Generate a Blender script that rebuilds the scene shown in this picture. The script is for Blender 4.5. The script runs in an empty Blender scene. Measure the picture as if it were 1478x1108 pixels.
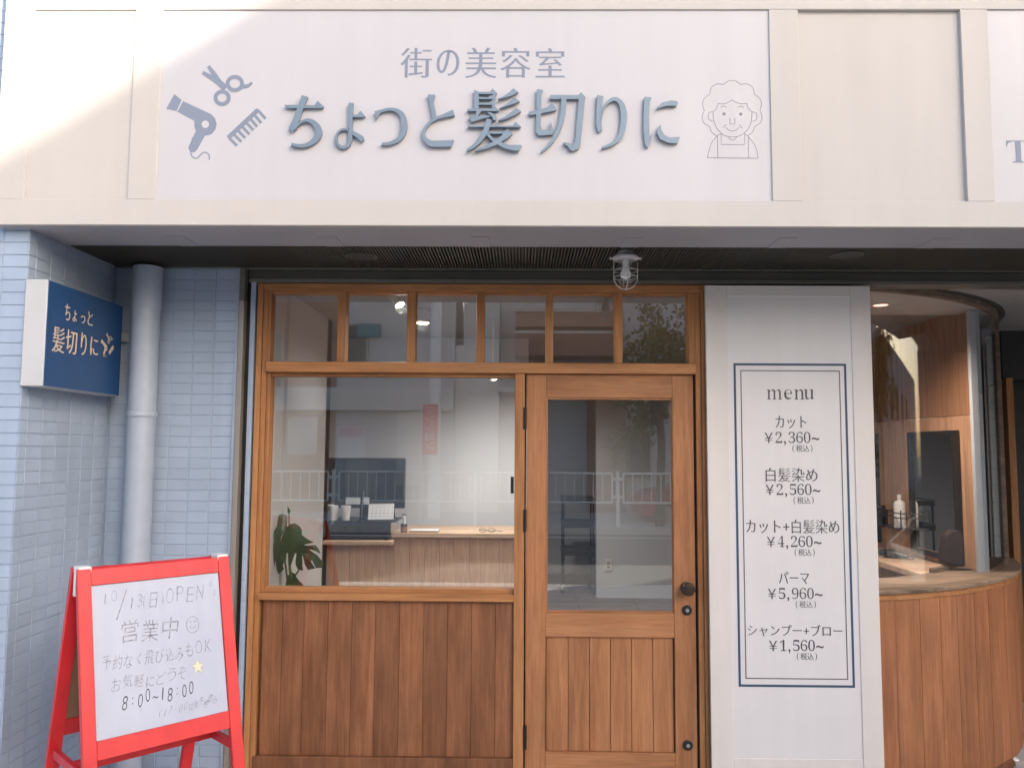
import bpy, bmesh, math, random
from mathutils import Vector, Matrix
from mathutils.geometry import tessellate_polygon
random.seed(7)
sc = bpy.context.scene
C = sc.collection

# ------------------------------------------------------------------ camera
F, PITCH, ROLL, YAW = 1160.0, math.radians(4.72), math.radians(0.36), math.radians(0.71)
CAM = Vector((0, 0, 1.6))
cy, sy = math.cos(YAW), math.sin(YAW)
cp, sp = math.cos(PITCH), math.sin(PITCH)
_r = Vector((cy, sy, 0)); FWD = Vector((-sy*cp, cy*cp, sp)); _u = _r.cross(FWD)
RT = _r*math.cos(ROLL) + _u*math.sin(ROLL); UP = -_r*math.sin(ROLL) + _u*math.cos(ROLL)
cd = bpy.data.cameras.new('camera'); cam = bpy.data.objects.new('camera', cd); C.objects.link(cam)
cam.matrix_world = Matrix(((RT.x, UP.x, -FWD.x, 0), (RT.y, UP.y, -FWD.y, 0), (RT.z, UP.z, -FWD.z, 1.6), (0, 0, 0, 1)))
cd.sensor_fit = 'HORIZONTAL'; cd.sensor_width = 36; cd.lens = 36*F/1478; cd.clip_start = .05; cd.clip_end = 2000
sc.camera = cam

def ray(px, py): return FWD + RT*((px-739)/F) + UP*((554-py)/F)
def at(px, py, Y):                      # point seen at a pixel on the plane y = Y
    d = ray(px, py); return CAM + d*(Y/d.y)
def AX(px, py, Y): return at(px, py, Y).x
def AZ(px, py, Y): return at(px, py, Y).z
def at_x(px, py, X):
    d = ray(px, py); return CAM + d*(X/d.x)
def at_z(px, py, Z):
    d = ray(px, py); return CAM + d*((Z-1.6)/d.z)

# ------------------------------------------------------------------ light
FY = 3.03                               # front plane of the fascia
pa, pb = at(0, 205, FY), at(345, 0, FY)
SLOPE = (pb.z-pa.z)/(pb.x-pa.x)
SX, SZ = 0.95, 0.95*SLOPE               # towards the sun: (SX, -1, SZ)
sun_dir = Vector((SX, -1, SZ)).normalized()
EL = math.asin(sun_dir.z); AZM = math.atan2(sun_dir.x, sun_dir.y)
W = bpy.data.worlds.new('World'); sc.world = W; W.use_nodes = True
nt = W.node_tree; sky = nt.nodes.new('ShaderNodeTexSky'); sky.sky_type = 'NISHITA'
sky.sun_disc = False; sky.sun_elevation = EL; sky.sun_rotation = AZM
sky.air_density = 1.0; sky.dust_density = 3.0; sky.ozone_density = 0.6
nt.links.new(sky.outputs[0], nt.nodes['Background'].inputs[0]); nt.nodes['Background'].inputs[1].default_value = 0.13
sl = bpy.data.lights.new('sun', 'SUN'); sl.energy = 4.0; sl.angle = math.radians(.55); sl.color = (1, .9, .76)
so = bpy.data.objects.new('sun', sl); C.objects.link(so); so.rotation_euler = sun_dir.to_track_quat('Z', 'Y').to_euler(); so.location = (8, -10, 14)
sc.view_settings.view_transform = 'Standard'; sc.view_settings.look = 'None'
sc.view_settings.exposure = 1.78; sc.view_settings.gamma = 1; sc.view_settings.use_curve_mapping = False
sc.render.engine = 'CYCLES'
sc.cycles.use_denoising = True
sc.cycles.max_bounces = 8; sc.cycles.transparent_max_bounces = 16
sc.cycles.caustics_reflective = False; sc.cycles.caustics_refractive = False
sc.cycles.sample_clamp_indirect = 6

# ------------------------------------------------------------------ materials
def srgb(r, g, b):
    f = lambda c: c/255/12.92 if c/255 <= .04045 else ((c/255+.055)/1.055)**2.4
    return (f(r), f(g), f(b), 1)
def newmat(name):
    m = bpy.data.materials.new(name); m.use_nodes = True
    return m, m.node_tree.nodes, m.node_tree.links, m.node_tree.nodes['Principled BSDF']
def M_plain(name, col, rough=.6, metal=0, var=.06, scale=6, bump=0, bscale=80, emit=None, spec=.5, ov=0, streak=0):
    m, n, l, p = newmat(name)
    p.inputs['Roughness'].default_value = rough; p.inputs['Metallic'].default_value = metal
    p.inputs['Specular IOR Level'].default_value = spec
    co = n.new('ShaderNodeTexCoord'); nz = n.new('ShaderNodeTexNoise'); nz.inputs['Scale'].default_value = scale; nz.inputs['Detail'].default_value = 5
    oi = n.new('ShaderNodeObjectInfo'); ad = n.new('ShaderNodeVectorMath'); ad.operation = 'ADD'
    l.new(co.outputs['Object'], ad.inputs[0]); l.new(oi.outputs['Location'], ad.inputs[1]); l.new(ad.outputs[0], nz.inputs['Vector'])
    mr = n.new('ShaderNodeMapRange'); mr.inputs[1].default_value = .3; mr.inputs[2].default_value = .7
    mr.inputs[3].default_value = 1-var; mr.inputs[4].default_value = 1+var; l.new(nz.outputs[0], mr.inputs[0])
    mx = n.new('ShaderNodeVectorMath'); mx.operation = 'SCALE'; mx.inputs[0].default_value = col[:3]; 
    fac = mr.outputs[0]
    def mul(a, b):
        q = n.new('ShaderNodeMath'); q.operation = 'MULTIPLY'; l.new(a, q.inputs[0]); l.new(b, q.inputs[1]); return q.outputs[0]
    if ov:
        o_ = n.new('ShaderNodeMapRange'); o_.inputs[3].default_value = 1-ov; o_.inputs[4].default_value = 1+ov; l.new(oi.outputs['Random'], o_.inputs[0]); fac = mul(fac, o_.outputs[0])
    if streak:
        mp = n.new('ShaderNodeMapping'); mp.inputs['Scale'].default_value = (16, 16, .8); l.new(ad.outputs[0], mp.inputs[0])
        ns = n.new('ShaderNodeTexNoise'); ns.inputs['Scale'].default_value = 1; ns.inputs['Detail'].default_value = 6; l.new(mp.outputs[0], ns.inputs['Vector'])
        ms = n.new('ShaderNodeMapRange'); ms.inputs[1].default_value = .35; ms.inputs[2].default_value = .6; ms.inputs[3].default_value = 1-streak; ms.inputs[4].default_value = 1; l.new(ns.outputs[0], ms.inputs[0]); fac = mul(fac, ms.outputs[0])
        rr_ = n.new('ShaderNodeMapRange'); rr_.inputs[3].default_value = rough+.15; rr_.inputs[4].default_value = rough-.1; l.new(ns.outputs[0], rr_.inputs[0]); l.new(rr_.outputs[0], p.inputs['Roughness'])
    l.new(fac, mx.inputs['Scale'])
    l.new(mx.outputs[0], p.inputs['Base Color'])
    if bump:
        n2 = n.new('ShaderNodeTexNoise'); n2.inputs['Scale'].default_value = bscale; n2.inputs['Detail'].default_value = 4
        l.new(ad.outputs[0], n2.inputs['Vector'])
        b = n.new('ShaderNodeBump'); b.inputs['Strength'].default_value = bump; b.inputs['Distance'].default_value = .004
        l.new(n2.outputs[0], b.inputs['Height']); l.new(b.outputs[0], p.inputs['Normal'])
    if emit:
        p.inputs['Emission Color'].default_value = emit[:3]+(1,); p.inputs['Emission Strength'].default_value = emit[3]
    return m
def M_wood(name, dark, mid, light, axis='Z', rough=.55, weather=.25, objvar=.16):
    m, n, l, p = newmat(name); p.inputs['Roughness'].default_value = rough; p.inputs['Specular IOR Level'].default_value = .35
    co = n.new('ShaderNodeTexCoord'); oi = n.new('ShaderNodeObjectInfo')
    ofs = n.new('ShaderNodeVectorMath'); ofs.operation = 'SCALE'; ofs.inputs[0].default_value = (13.1, 7.7, 21.3); l.new(oi.outputs['Random'], ofs.inputs['Scale'])
    ad = n.new('ShaderNodeVectorMath'); ad.operation = 'ADD'; l.new(co.outputs['Object'], ad.inputs[0]); l.new(ofs.outputs[0], ad.inputs[1])
    mp = n.new('ShaderNodeMapping'); k = {'X': (1.3, 24, 24), 'Z': (24, 24, 1.3)}[axis]; mp.inputs['Scale'].default_value = k
    l.new(ad.outputs[0], mp.inputs[0])
    nz = n.new('ShaderNodeTexNoise'); nz.inputs['Scale'].default_value = 1; nz.inputs['Detail'].default_value = 6; nz.inputs['Roughness'].default_value = .62; nz.inputs['Distortion'].default_value = .7
    l.new(mp.outputs[0], nz.inputs['Vector'])
    cr = n.new('ShaderNodeValToRGB'); e = cr.color_ramp.elements
    e[0].position = .28; e[0].color = dark; e[1].position = .75; e[1].color = light; x = e.new(.5); x.color = mid
    l.new(nz.outputs[0], cr.inputs[0])
    # fine pores
    mp2 = n.new('ShaderNodeMapping'); mp2.inputs['Scale'].default_value = tuple(c*5 if c > 2 else c*6 for c in k); l.new(ad.outputs[0], mp2.inputs[0])
    n2 = n.new('ShaderNodeTexNoise'); n2.inputs['Scale'].default_value = 1; n2.inputs['Detail'].default_value = 3; l.new(mp2.outputs[0], n2.inputs['Vector'])
    mr = n.new('ShaderNodeMapRange'); mr.inputs[1].default_value = .35; mr.inputs[2].default_value = .6; mr.inputs[3].default_value = .86; mr.inputs[4].default_value = 1.04; l.new(n2.outputs[0], mr.inputs[0])
    # blotchy weathering
    n3 = n.new('ShaderNodeTexNoise'); n3.inputs['Scale'].default_value = 5.5; n3.inputs['Detail'].default_value = 5
    mp3 = n.new('ShaderNodeMapping'); mp3.inputs['Scale'].default_value = {'X': (.5, 1.6, 1.6), 'Z': (1.6, 1.6, .5)}[axis]; l.new(ad.outputs[0], mp3.inputs[0]); l.new(mp3.outputs[0], n3.inputs['Vector'])
    m3 = n.new('ShaderNodeMapRange'); m3.inputs[1].default_value = .3; m3.inputs[2].default_value = .7; m3.inputs[3].default_value = 1-weather; m3.inputs[4].default_value = 1+weather*.7; l.new(n3.outputs[0], m3.inputs[0])
    mo = n.new('ShaderNodeMapRange'); mo.inputs[3].default_value = 1-objvar; mo.inputs[4].default_value = 1+objvar; l.new(oi.outputs['Random'], mo.inputs[0])
    a = n.new('ShaderNodeMath'); a.operation = 'MULTIPLY'; l.new(mr.outputs[0], a.inputs[0]); l.new(m3.outputs[0], a.inputs[1])
    b = n.new('ShaderNodeMath'); b.operation = 'MULTIPLY'; l.new(a.outputs[0], b.inputs[0]); l.new(mo.outputs[0], b.inputs[1])
    s = n.new('ShaderNodeVectorMath'); s.operation = 'SCALE'; l.new(cr.outputs[0], s.inputs[0]); l.new(b.outputs[0], s.inputs['Scale'])
    l.new(s.outputs[0], p.inputs['Base Color'])
    bp = n.new('ShaderNodeBump'); bp.inputs['Strength'].default_value = .25; bp.inputs['Distance'].default_value = .002; l.new(nz.outputs[0], bp.inputs['Height']); l.new(bp.outputs[0], p.inputs['Normal'])
    r = n.new('ShaderNodeMapRange'); r.inputs[3].default_value = rough-.12; r.inputs[4].default_value = rough+.2; l.new(n3.outputs[0], r.inputs[0]); l.new(r.outputs[0], p.inputs['Roughness'])
    return m
def M_glass(name, f0=.05, tint=(.96, .97, .97, 1)):
    m, n, l, p = newmat(name); n.remove(p); out = n['Material Output']
    tr = n.new('ShaderNodeBsdfTransparent'); tr.inputs[0].default_value = tint
    gl = n.new('ShaderNodeBsdfGlossy'); gl.inputs['Roughness'].default_value = .004
    g = n.new('ShaderNodeNewGeometry'); d = n.new('ShaderNodeVectorMath'); d.operation = 'DOT_PRODUCT'
    l.new(g.outputs['Incoming'], d.inputs[0]); l.new(g.outputs['Normal'], d.inputs[1])
    ab = n.new('ShaderNodeMath'); ab.operation = 'ABSOLUTE'; l.new(d.outputs['Value'], ab.inputs[0])
    su = n.new('ShaderNodeMath'); su.operation = 'SUBTRACT'; su.inputs[0].default_value = 1; l.new(ab.outputs[0], su.inputs[1])
    pw = n.new('ShaderNodeMath'); pw.operation = 'POWER'; l.new(su.outputs[0], pw.inputs[0]); pw.inputs[1].default_value = 5
    mu = n.new('ShaderNodeMath'); mu.operation = 'MULTIPLY_ADD'; l.new(pw.outputs[0], mu.inputs[0]); mu.inputs[1].default_value = 1-f0; mu.inputs[2].default_value = f0
    mix = n.new('ShaderNodeMixShader'); l.new(mu.outputs[0], mix.inputs[0]); l.new(tr.outputs[0], mix.inputs[1]); l.new(gl.outputs[0], mix.inputs[2])
    l.new(mix.outputs[0], out.inputs['Surface'])
    return m

MT = {}
MT['cream'] = M_plain('cream_paint', (.53, .497, .474), .55, streak=.018, var=.025, scale=2.5, bump=.05, bscale=60)
MT['sign_white'] = M_plain('sign_panel_white', (.535, .52, .55), .4, streak=.02, var=.015, scale=2)
MT['cream_lifted'] = M_plain('cream_paint_lifted', (.64, .60, .575), .5, streak=.035, var=.02, bump=.05)  # fascia cream repeated lighter, making up in colour for the dimmer light here
MT['menu_panel'] = M_plain('menu_panel_paint', (.64, .62, .63), .45, streak=.02, var=.015)
MT['tile'] = M_plain('blue_grey_tile_paint', (.335, .412, .535), .3, ov=.035, streak=.05, var=.06, scale=5, bump=.12, bscale=35)
MT['tile_joint'] = M_plain('tile_joint_paint', (.33, .405, .525), .5, var=.03)
MT['post_paint'] = M_plain('post_paint', (.42, .45, .49), .5)
MT['jamb_grey'] = M_plain('jamb_grey_paint', (.27, .31, .34), .5)
MT['white_tile'] = M_plain('white_tile_glaze', (.75, .78, .76), .3)
MT['pipe'] = M_plain('pipe_paint', (.35, .41, .51), .42, var=.05, scale=14, streak=.08)
MT['letter'] = M_plain('letter_blue_grey', (.195, .25, .31), .42, metal=.2, var=.03)
MT['print_blue'] = M_plain('print_blue_grey', (.215, .25, .33), .6, var=.02)
MT['print_line'] = M_plain('print_line_grey', (.28, .28, .33), .6, var=.02)
MT['print_dark'] = M_plain('print_dark', (.075, .078, .09), .6, var=.02)
MT['navy'] = M_plain('print_navy', (.03, .065, .12), .6, var=.02)
MT['blue_face'] = M_plain('sign_face_blue', (.017, .062, .175), .35, var=.05, scale=3)
MT['gold'] = M_plain('print_sand', (.60, .50, .38), .6, var=.03)
MT['sign_grey'] = M_plain('sign_box_grey', (.50, .50, .52), .45, var=.04)
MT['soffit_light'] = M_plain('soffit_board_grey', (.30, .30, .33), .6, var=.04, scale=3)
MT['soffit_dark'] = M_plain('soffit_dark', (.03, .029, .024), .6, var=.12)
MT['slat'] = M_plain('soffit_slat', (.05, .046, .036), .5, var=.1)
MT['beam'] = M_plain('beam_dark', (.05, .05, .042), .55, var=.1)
MT['bead'] = M_plain('bead_metal', (.17, .165, .14), .4, metal=.5)
MT['rail_metal'] = M_plain('rail_metal', (.34, .31, .28), .4, metal=.5, var=.06)
MT['black'] = M_plain('black_plastic', (.012, .012, .013), .35, var=.05)
MT['blackgloss'] = M_plain('black_screen', (.008, .008, .009), .08, var=.02)
MT['bronze'] = M_plain('bronze_knob', (.07, .05, .04), .35, metal=.8, var=.1)
MT['hinge'] = M_plain('hinge_dark', (.03, .025, .022), .45, metal=.6, var=.1)
MT['steel'] = M_plain('steel', (.5, .5, .5), .25, metal=1, var=.03)
MT['lampwhite'] = M_plain('lamp_white', (.45, .45, .46), .45, var=.05)
MT['red'] = M_plain('red_paint', (.60, .020, .026), .35, var=.08, scale=9, streak=.1)
MT['board'] = M_plain('whiteboard', (.40, .435, .545), .3, streak=.04, var=.015)
MT['hardboard'] = M_plain('hardboard_back', (.22, .13, .07), .7, var=.08)
MT['marker'] = M_plain('marker_grey', (.28, .295, .35), .7, var=.35, scale=60)
MT['marker_dark'] = M_plain('marker_black', (.10, .105, .12), .7, var=.3, scale=60)
MT['marker_pale'] = M_plain('marker_pale', (.36, .38, .44), .7, var=.2, scale=60)
MT['star'] = M_plain('marker_yellow', (.68, .60, .42), .7)
MT['whiteplastic'] = M_plain('white_plastic', (.7, .7, .7), .4)
MT['paper'] = M_plain('paper', (.7, .71, .74), .7)
MT['wall_in'] = M_plain('interior_plaster', (.60, .62, .66), .8, var=.03, scale=2, bump=.05, bscale=50)
MT['ceil_in'] = M_plain('interior_ceiling', (.30, .28, .27), .8, var=.03)
MT['bayceil'] = M_plain('bay_ceiling', (.50, .46, .44), .7, var=.03)
MT['sidewalk'] = M_plain('pavement_concrete', (.46, .45, .44), .85, var=.15, scale=9, bump=.3, bscale=90)
MT['asphalt'] = M_plain('asphalt', (.11, .11, .11), .9, var=.2, scale=12, bump=.4, bscale=120)
MT['line'] = M_plain('road_line', (.7, .7, .7), .7, var=.1)
MT['fence_white'] = M_plain('fence_white_paint', (.78, .78, .76), .4)
MT['plaster_a'] = M_plain('plaster_pale', (.66, .63, .60), .85, var=.08, scale=1.5)
MT['plaster_b'] = M_plain('plaster_grey', (.50, .49, .49), .85, var=.08, scale=1.5)
MT['plaster_c'] = M_plain('plaster_brown', (.30, .17, .11), .85, var=.1, scale=1.5)
MT['brickred'] = M_plain('balcony_red', (.30, .155, .115), .8, var=.1)
MT['teal'] = M_plain('teal_sign', (.03, .22, .26), .5)
MT['banner'] = M_plain('banner_red', (.62, .06, .05), .7, var=.06)
MT['pink'] = M_plain('poster_pink', (.6, .35, .45), .7)
MT['winglass'] = M_plain('dark_window_glass', (.02, .025, .03), .08, var=.02)
MT['leaf'] = M_plain('monstera_leaf', (.035, .075, .022), .32, var=.35, scale=14, bump=.1, bscale=30)
MT['stem'] = M_plain('plant_stem', (.10, .12, .05), .5)
MT['soil'] = M_plain('soil', (.04, .028, .02), .95, bump=.5)
MT['treeleaf'] = M_plain('tree_leaf', (.13, .13, .03), .6, var=.4, scale=3)
MT['bark'] = M_plain('bark', (.09, .065, .045), .9, var=.3)
MT['carpaint'] = M_plain('car_red', (.45, .04, .02), .25)
MT['rubber'] = M_plain('tyre', (.02, .02, .02), .8)
MT['chair'] = M_plain('chair_leather', (.025, .013, .012), .75, var=.1)
MT['floor_in'] = M_wood('interior_floor_wood', srgb(78, 58, 42), srgb(112, 86, 64), srgb(134, 108, 84), 'X', .5)
MT['lampglow'] = M_plain('lamp_glow', (.9, .8, .6), .5, emit=(1, .78, .5, 9))
MT['lampglow_soft'] = M_plain('lamp_glow_soft', (.9, .5, .4), .5, emit=(1, .42, .3, 1.0))
fr = (srgb(144, 95, 56), srgb(166, 115, 73), srgb(180, 130, 87))
MT['frame_v'] = M_wood('oak_frame_vertical', *fr, axis='Z', weather=.14, objvar=.06)
MT['frame_h'] = M_wood('oak_frame_horizontal', *fr, axis='X', weather=.16, objvar=.06)
dr = (srgb(141, 93, 60), srgb(162, 111, 75), srgb(175, 126, 89))
MT['door_v'] = M_wood('door_oak_vertical', *dr, axis='Z', weather=.14, objvar=.05)
MT['door_h'] = M_wood('door_oak_horizontal', *dr, axis='X', weather=.2, objvar=.05)
bd = (srgb(108, 69, 44), srgb(129, 85, 58), srgb(145, 100, 70))
MT['board_v'] = M_wood('weathered_oak_board', *bd, axis='Z', weather=.3, objvar=.16, rough=.6)
cv = (srgb(138, 87, 58), srgb(154, 102, 70), srgb(166, 114, 80))
MT['curve_v'] = M_wood('curved_wall_oak', *cv, axis='Z', weather=.25, objvar=.13, rough=.6)
MT['sill'] = M_wood('weathered_sill', srgb(92, 78, 66), srgb(122, 104, 88), srgb(142, 122, 104), 'X', .7, weather=.3)
MT['counter_v'] = M_wood('counter_front', srgb(196, 158, 130), srgb(212, 174, 146), srgb(222, 186, 158), 'Z', .5, weather=.08, objvar=.06)
MT['counter_h'] = M_wood('counter_top', srgb(160, 132, 106), srgb(190, 162, 136), srgb(205, 180, 155), 'X', .45, weather=.1)
MT['brownwall'] = M_wood('brown_wall_board', srgb(118, 84, 60), srgb(146, 106, 78), srgb(160, 118, 88), 'Z', .6, weather=.12, objvar=.05)
MT['lightwall'] = M_wood('light_wall_board', srgb(150, 112, 86), srgb(182, 142, 112), srgb(196, 158, 128), 'Z', .6, weather=.12, objvar=.05)
MT['glass'] = M_glass('window_glass', .15)
MT['bayglass'] = M_glass('bay_glass', .06)
MT['globe'] = M_glass('lamp_globe_glass', .09)
mm, n_, l_, p_ = newmat('mirror'); p_.inputs['Metallic'].default_value = 1; p_.inputs['Roughness'].default_value = .02; p_.inputs['Base Color'].default_value = (.6, .6, .6, 1); MT['mirror'] = mm

# ------------------------------------------------------------------ mesh helpers
ORG = {}
class MB:
    def __init__(s): s.v = []; s.f = []
    def add(s, vs, fs):
        b = len(s.v); s.v += [tuple(v) for v in vs]; s.f += [tuple(b+i for i in f) for f in fs]; return s
    def box(s, x0, x1, y0, y1, z0, z1):
        return s.add([(x0, y0, z0), (x1, y0, z0), (x1, y1, z0), (x0, y1, z0), (x0, y0, z1), (x1, y0, z1), (x1, y1, z1), (x0, y1, z1)],
                     [(0, 3, 2, 1), (4, 5, 6, 7), (0, 1, 5, 4), (1, 2, 6, 5), (2, 3, 7, 6), (3, 0, 4, 7)])
    def hexa(s, p): return s.add(p, [(0, 3, 2, 1), (4, 5, 6, 7), (0, 1, 5, 4), (1, 2, 6, 5), (2, 3, 7, 6), (3, 0, 4, 7)])
    def tube(s, pts, r, n=8, cap=True):
        pts = [Vector(p) for p in pts]; rs = r if isinstance(r, (list, tuple)) else [r]*len(pts); rings = []
        up = None
        for i, p in enumerate(pts):
            d = (pts[min(i+1, len(pts)-1)]-pts[max(i-1, 0)]).normalized()
            if up is None: up = Vector((0, 0, 1)) if abs(d.z) < .9 else Vector((1, 0, 0))
            a = d.cross(up).normalized(); b = a.cross(d).normalized(); up = b
            rings.append([p+a*math.cos(t*2*math.pi/n)*rs[i]+b*math.sin(t*2*math.pi/n)*rs[i] for t in range(n)])
        vs = [v for R in rings for v in R]; fs = []
        for i in range(len(pts)-1):
            for t in range(n):
                fs.append((i*n+t, (i*n+(t+1) % n), (i+1)*n+(t+1) % n, (i+1)*n+t))
        if cap: fs += [tuple(range(n))[::-1], tuple((len(pts)-1)*n+t for t in range(n))]
        return s.add(vs, fs)
    def lathe(s, prof, c, n=24, axis='Z'):
        vs = []; fs = []
        for r, h in prof:
            for t in range(n):
                a = 2*math.pi*t/n; u, v = r*math.cos(a), r*math.sin(a)
                vs.append((c[0]+u, c[1]+v, c[2]+h) if axis == 'Z' else (c[0]+u, c[1]-h, c[2]+v))
        for i in range(len(prof)-1):
            for t in range(n): fs.append((i*n+t, i*n+(t+1) % n, (i+1)*n+(t+1) % n, (i+1)*n+t))
        return s.add(vs, fs)
    def prism(s, poly, fn, d0, d1):
        """closed polygon [(a,b)], fn(a,b,d)->point, front d0, back d1"""
        n = len(poly); vs = [fn(a, b, d0) for a, b in poly]+[fn(a, b, d1) for a, b in poly]
        tr = tessellate_polygon([[Vector((a, b, 0)) for a, b in poly]])
        fs = [tuple(t) for t in tr]+[tuple(n+i for i in t[::-1]) for t in tr]+[(i, (i+1) % n, n+(i+1) % n, n+i) for i in range(n)]
        return s.add(vs, fs)
def tag(o, label=None, cat=None, group=None, kind=None):
    if label: o['label'] = label
    if cat: o['category'] = cat
    if group: o['group'] = group
    if kind: o['kind'] = kind
    return o
def thing(name, label, cat, loc=(0, 0, 0), group=None, rz=0):
    o = bpy.data.objects.new(name, None); C.objects.link(o); o.location = loc; o.rotation_euler = (0, 0, rz); o.empty_display_size = .1
    ORG[o.name] = Vector(loc) if not rz else Vector((0, 0, 0))
    return tag(o, label, cat, group)
def obj(name, mb, mat, parent=None, bevel=0, smooth=False, label=None, kind=None, fixn=True):
    me = bpy.data.meshes.new(name)
    P = [Vector(v) for v in mb.v]
    lo = Vector((min(p[i] for p in P) for i in range(3))); hi = Vector((max(p[i] for p in P) for i in range(3)))
    c = (lo+hi)/2
    if parent is None: c.z = lo.z
    me.from_pydata([p-c for p in P], [], mb.f)
    if fixn:
        bm = bmesh.new(); bm.from_mesh(me); bmesh.ops.recalc_face_normals(bm, faces=bm.faces); bm.to_mesh(me); bm.free()
    for m in (mat if isinstance(mat, list) else [mat]): me.materials.append(MT[m])
    if smooth:
        for p in me.polygons: p.use_smooth = True
        me.set_sharp_from_angle(angle=math.radians(40))
    o = bpy.data.objects.new(name, me); C.objects.link(o)
    if parent is not None:
        o.parent = parent; o.location = c-ORG[parent.name]
    else: o.location = c
    ORG[o.name] = c
    if bevel:
        b = o.modifiers.new('bevel', 'BEVEL'); b.width = bevel; b.segments = 2; b.limit_method = 'ANGLE'; b.harden_normals = False
    return tag(o, label=label, kind=kind)
def bx(name, r, mat, parent=None, bevel=.002, **k): return obj(name, MB().box(*r), mat, parent, bevel, **k)

_cache = {}
def text_polys(body, kx=0, ky=0):
    """mesh (verts, faces) of a text in 2D, strokes widened kx across and ky up (em units)"""
    key = (body, kx, ky)
    if key in _cache: return _cache[key]
    c = bpy.data.curves.new('t', 'FONT'); c.body = body; c.resolution_u = 4; c.size = 1
    o = bpy.data.objects.new('t', c); C.objects.link(o)
    dg = bpy.context.evaluated_depsgraph_get(); dg.update()
    me = bpy.data.meshes.new_from_object(o.evaluated_get(dg))
    bm = bmesh.new(); bm.from_mesh(me); bmesh.ops.remove_doubles(bm, verts=bm.verts, dist=1e-5)
    nrm = {}
    for e in bm.edges:
        if len(e.link_faces) == 1:
            a, b = e.verts; d = (b.co-a.co); n = Vector((d.y, -d.x, 0))
            if n.length < 1e-9: continue
            n.normalize(); fc = e.link_faces[0].calc_center_median()
            if n.dot((a.co+b.co)/2-fc) < 0: n = -n
            for v in (a, b): nrm.setdefault(v, Vector((0, 0, 0))); nrm[v] += n
    for v, n in nrm.items():
        if n.length > 1e-6:
            n.normalize(); v.co.x += n.x*kx; v.co.y += n.y*ky
    bm.verts.index_update()
    vs = [(v.co.x, v.co.y) for v in bm.verts]; fs = [tuple(v.index for v in f.verts) for f in bm.faces]
    bm.free(); bpy.data.objects.remove(o); bpy.data.meshes.remove(me)
    _cache[key] = (vs, fs); return vs, fs
def put_text(mb, body, fn, cx, cz, w, h=None, kx=0, ky=0, slant=0, rot=0):
    """fit text in a w x h box round (cx,cz); fn(u,v)->point"""
    vs, fs = text_polys(body, kx, ky)
    x0 = min(v[0] for v in vs); x1 = max(v[0] for v in vs); y0 = min(v[1] for v in vs); y1 = max(v[1] for v in vs)
    sx = w/(x1-x0); sz = h/(y1-y0) if h else sx
    P = []
    for x, y in vs:
        u = (x-(x0+x1)/2)*sx; v = (y-(y0+y1)/2)*sz; u += v*slant
        u, v = u*math.cos(rot)-v*math.sin(rot), u*math.sin(rot)+v*math.cos(rot)
        P.append(fn(cx+u, cz+v))
    mb.add(P, fs)
def line2d(mb, pts, w, fn, closed=False):
    """flat ribbon along 2D points; w one width or one per point"""
    P = [Vector((p[0], p[1])) for p in pts]; n = len(P)
    ws = w if isinstance(w, (list, tuple)) else [w]*n; L = []; R = []
    for i in range(n):
        a = P[(i-1) % n] if closed or i else P[0]; b = P[(i+1) % n] if closed or i < n-1 else P[-1]
        d = (b-a); d = d.normalized() if d.length > 1e-9 else Vector((1, 0)); q = Vector((-d.y, d.x))*ws[i]/2
        L.append(P[i]+q); R.append(P[i]-q)
    k = n if closed else n-1
    mb.add([fn(*v) for v in L]+[fn(*v) for v in R], [(i, (i+1) % n, n+(i+1) % n, n+i) for i in range(k)])
def smooth2(pts, k=6):
    out = []; n = len(pts)
    for i in range(n-1):
        p0 = pts[max(i-1, 0)]; p1 = pts[i]; p2 = pts[i+1]; p3 = pts[min(i+2, n-1)]
        for j in range(k):
            t = j/k
            out.append(tuple(.5*((2*b)+(-a+c)*t+(2*a-5*b+4*c-d)*t*t+(-a+3*b-3*c+d)*t**3) for a, b, c, d in zip(p0, p1, p2, p3)))
    return out+[tuple(pts[-1])]
def ribbon_poly(pts, k=6):
    """(x,y,w) centre line -> closed outline"""
    S = smooth2(pts, k); L = []; R = []
    for i, (x, y, w) in enumerate(S):
        a = S[max(i-1, 0)]; b = S[min(i+1, len(S)-1)]; dx, dy = b[0]-a[0], b[1]-a[1]; q = math.hypot(dx, dy) or 1
        L.append((x-dy/q*w/2, y+dx/q*w/2)); R.append((x+dy/q*w/2, y-dx/q*w/2))
    return L+R[::-1]

# ================================================================== setting
WY = 3.79                     # plane of the timber shopfront
TY = 3.77                     # face of the tiled wall behind the pipe
SY = 3.085                    # front face of the tiled side wall
SXW = -1.945                  # face of the side wall
ZS = AZ(740, 326, FY)         # soffit height
bx('sidewalk', (-12, 12, 1.2-3.2, 12, -.3, 0), 'sidewalk', bevel=0, kind='structure')
mb = MB()
for k in range(-20, 21): mb.box(k*.6-.003, k*.6+.003, -2, 3.7, .0005, .0015)
for k in range(0, 9): mb.box(-12, 12, -1.7+k*.6, -1.694+k*.6, .002, .003)
obj('paving_joints', mb, 'asphalt', kind='structure')
bx('kerb', (-30, 30, -2.18, -2.0, -.3, .004), 'sidewalk', bevel=.01, kind='structure')
bx('road', (-60, 60, -9.3, -2.18, -.4, -.13), 'asphalt', bevel=0, kind='structure')
bx('road_line', (-60, 60, -8.75, -8.6, -.13, -.126), 'line', bevel=0, kind='structure')
bx('far_sidewalk', (-60, 60, -70, -9.3, -.4, 0.0), 'sidewalk', bevel=0, kind='structure')
bx('ground', (-400, 400, -400, 400, -.8, -.42), 'asphalt', bevel=0, kind='structure')

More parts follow.
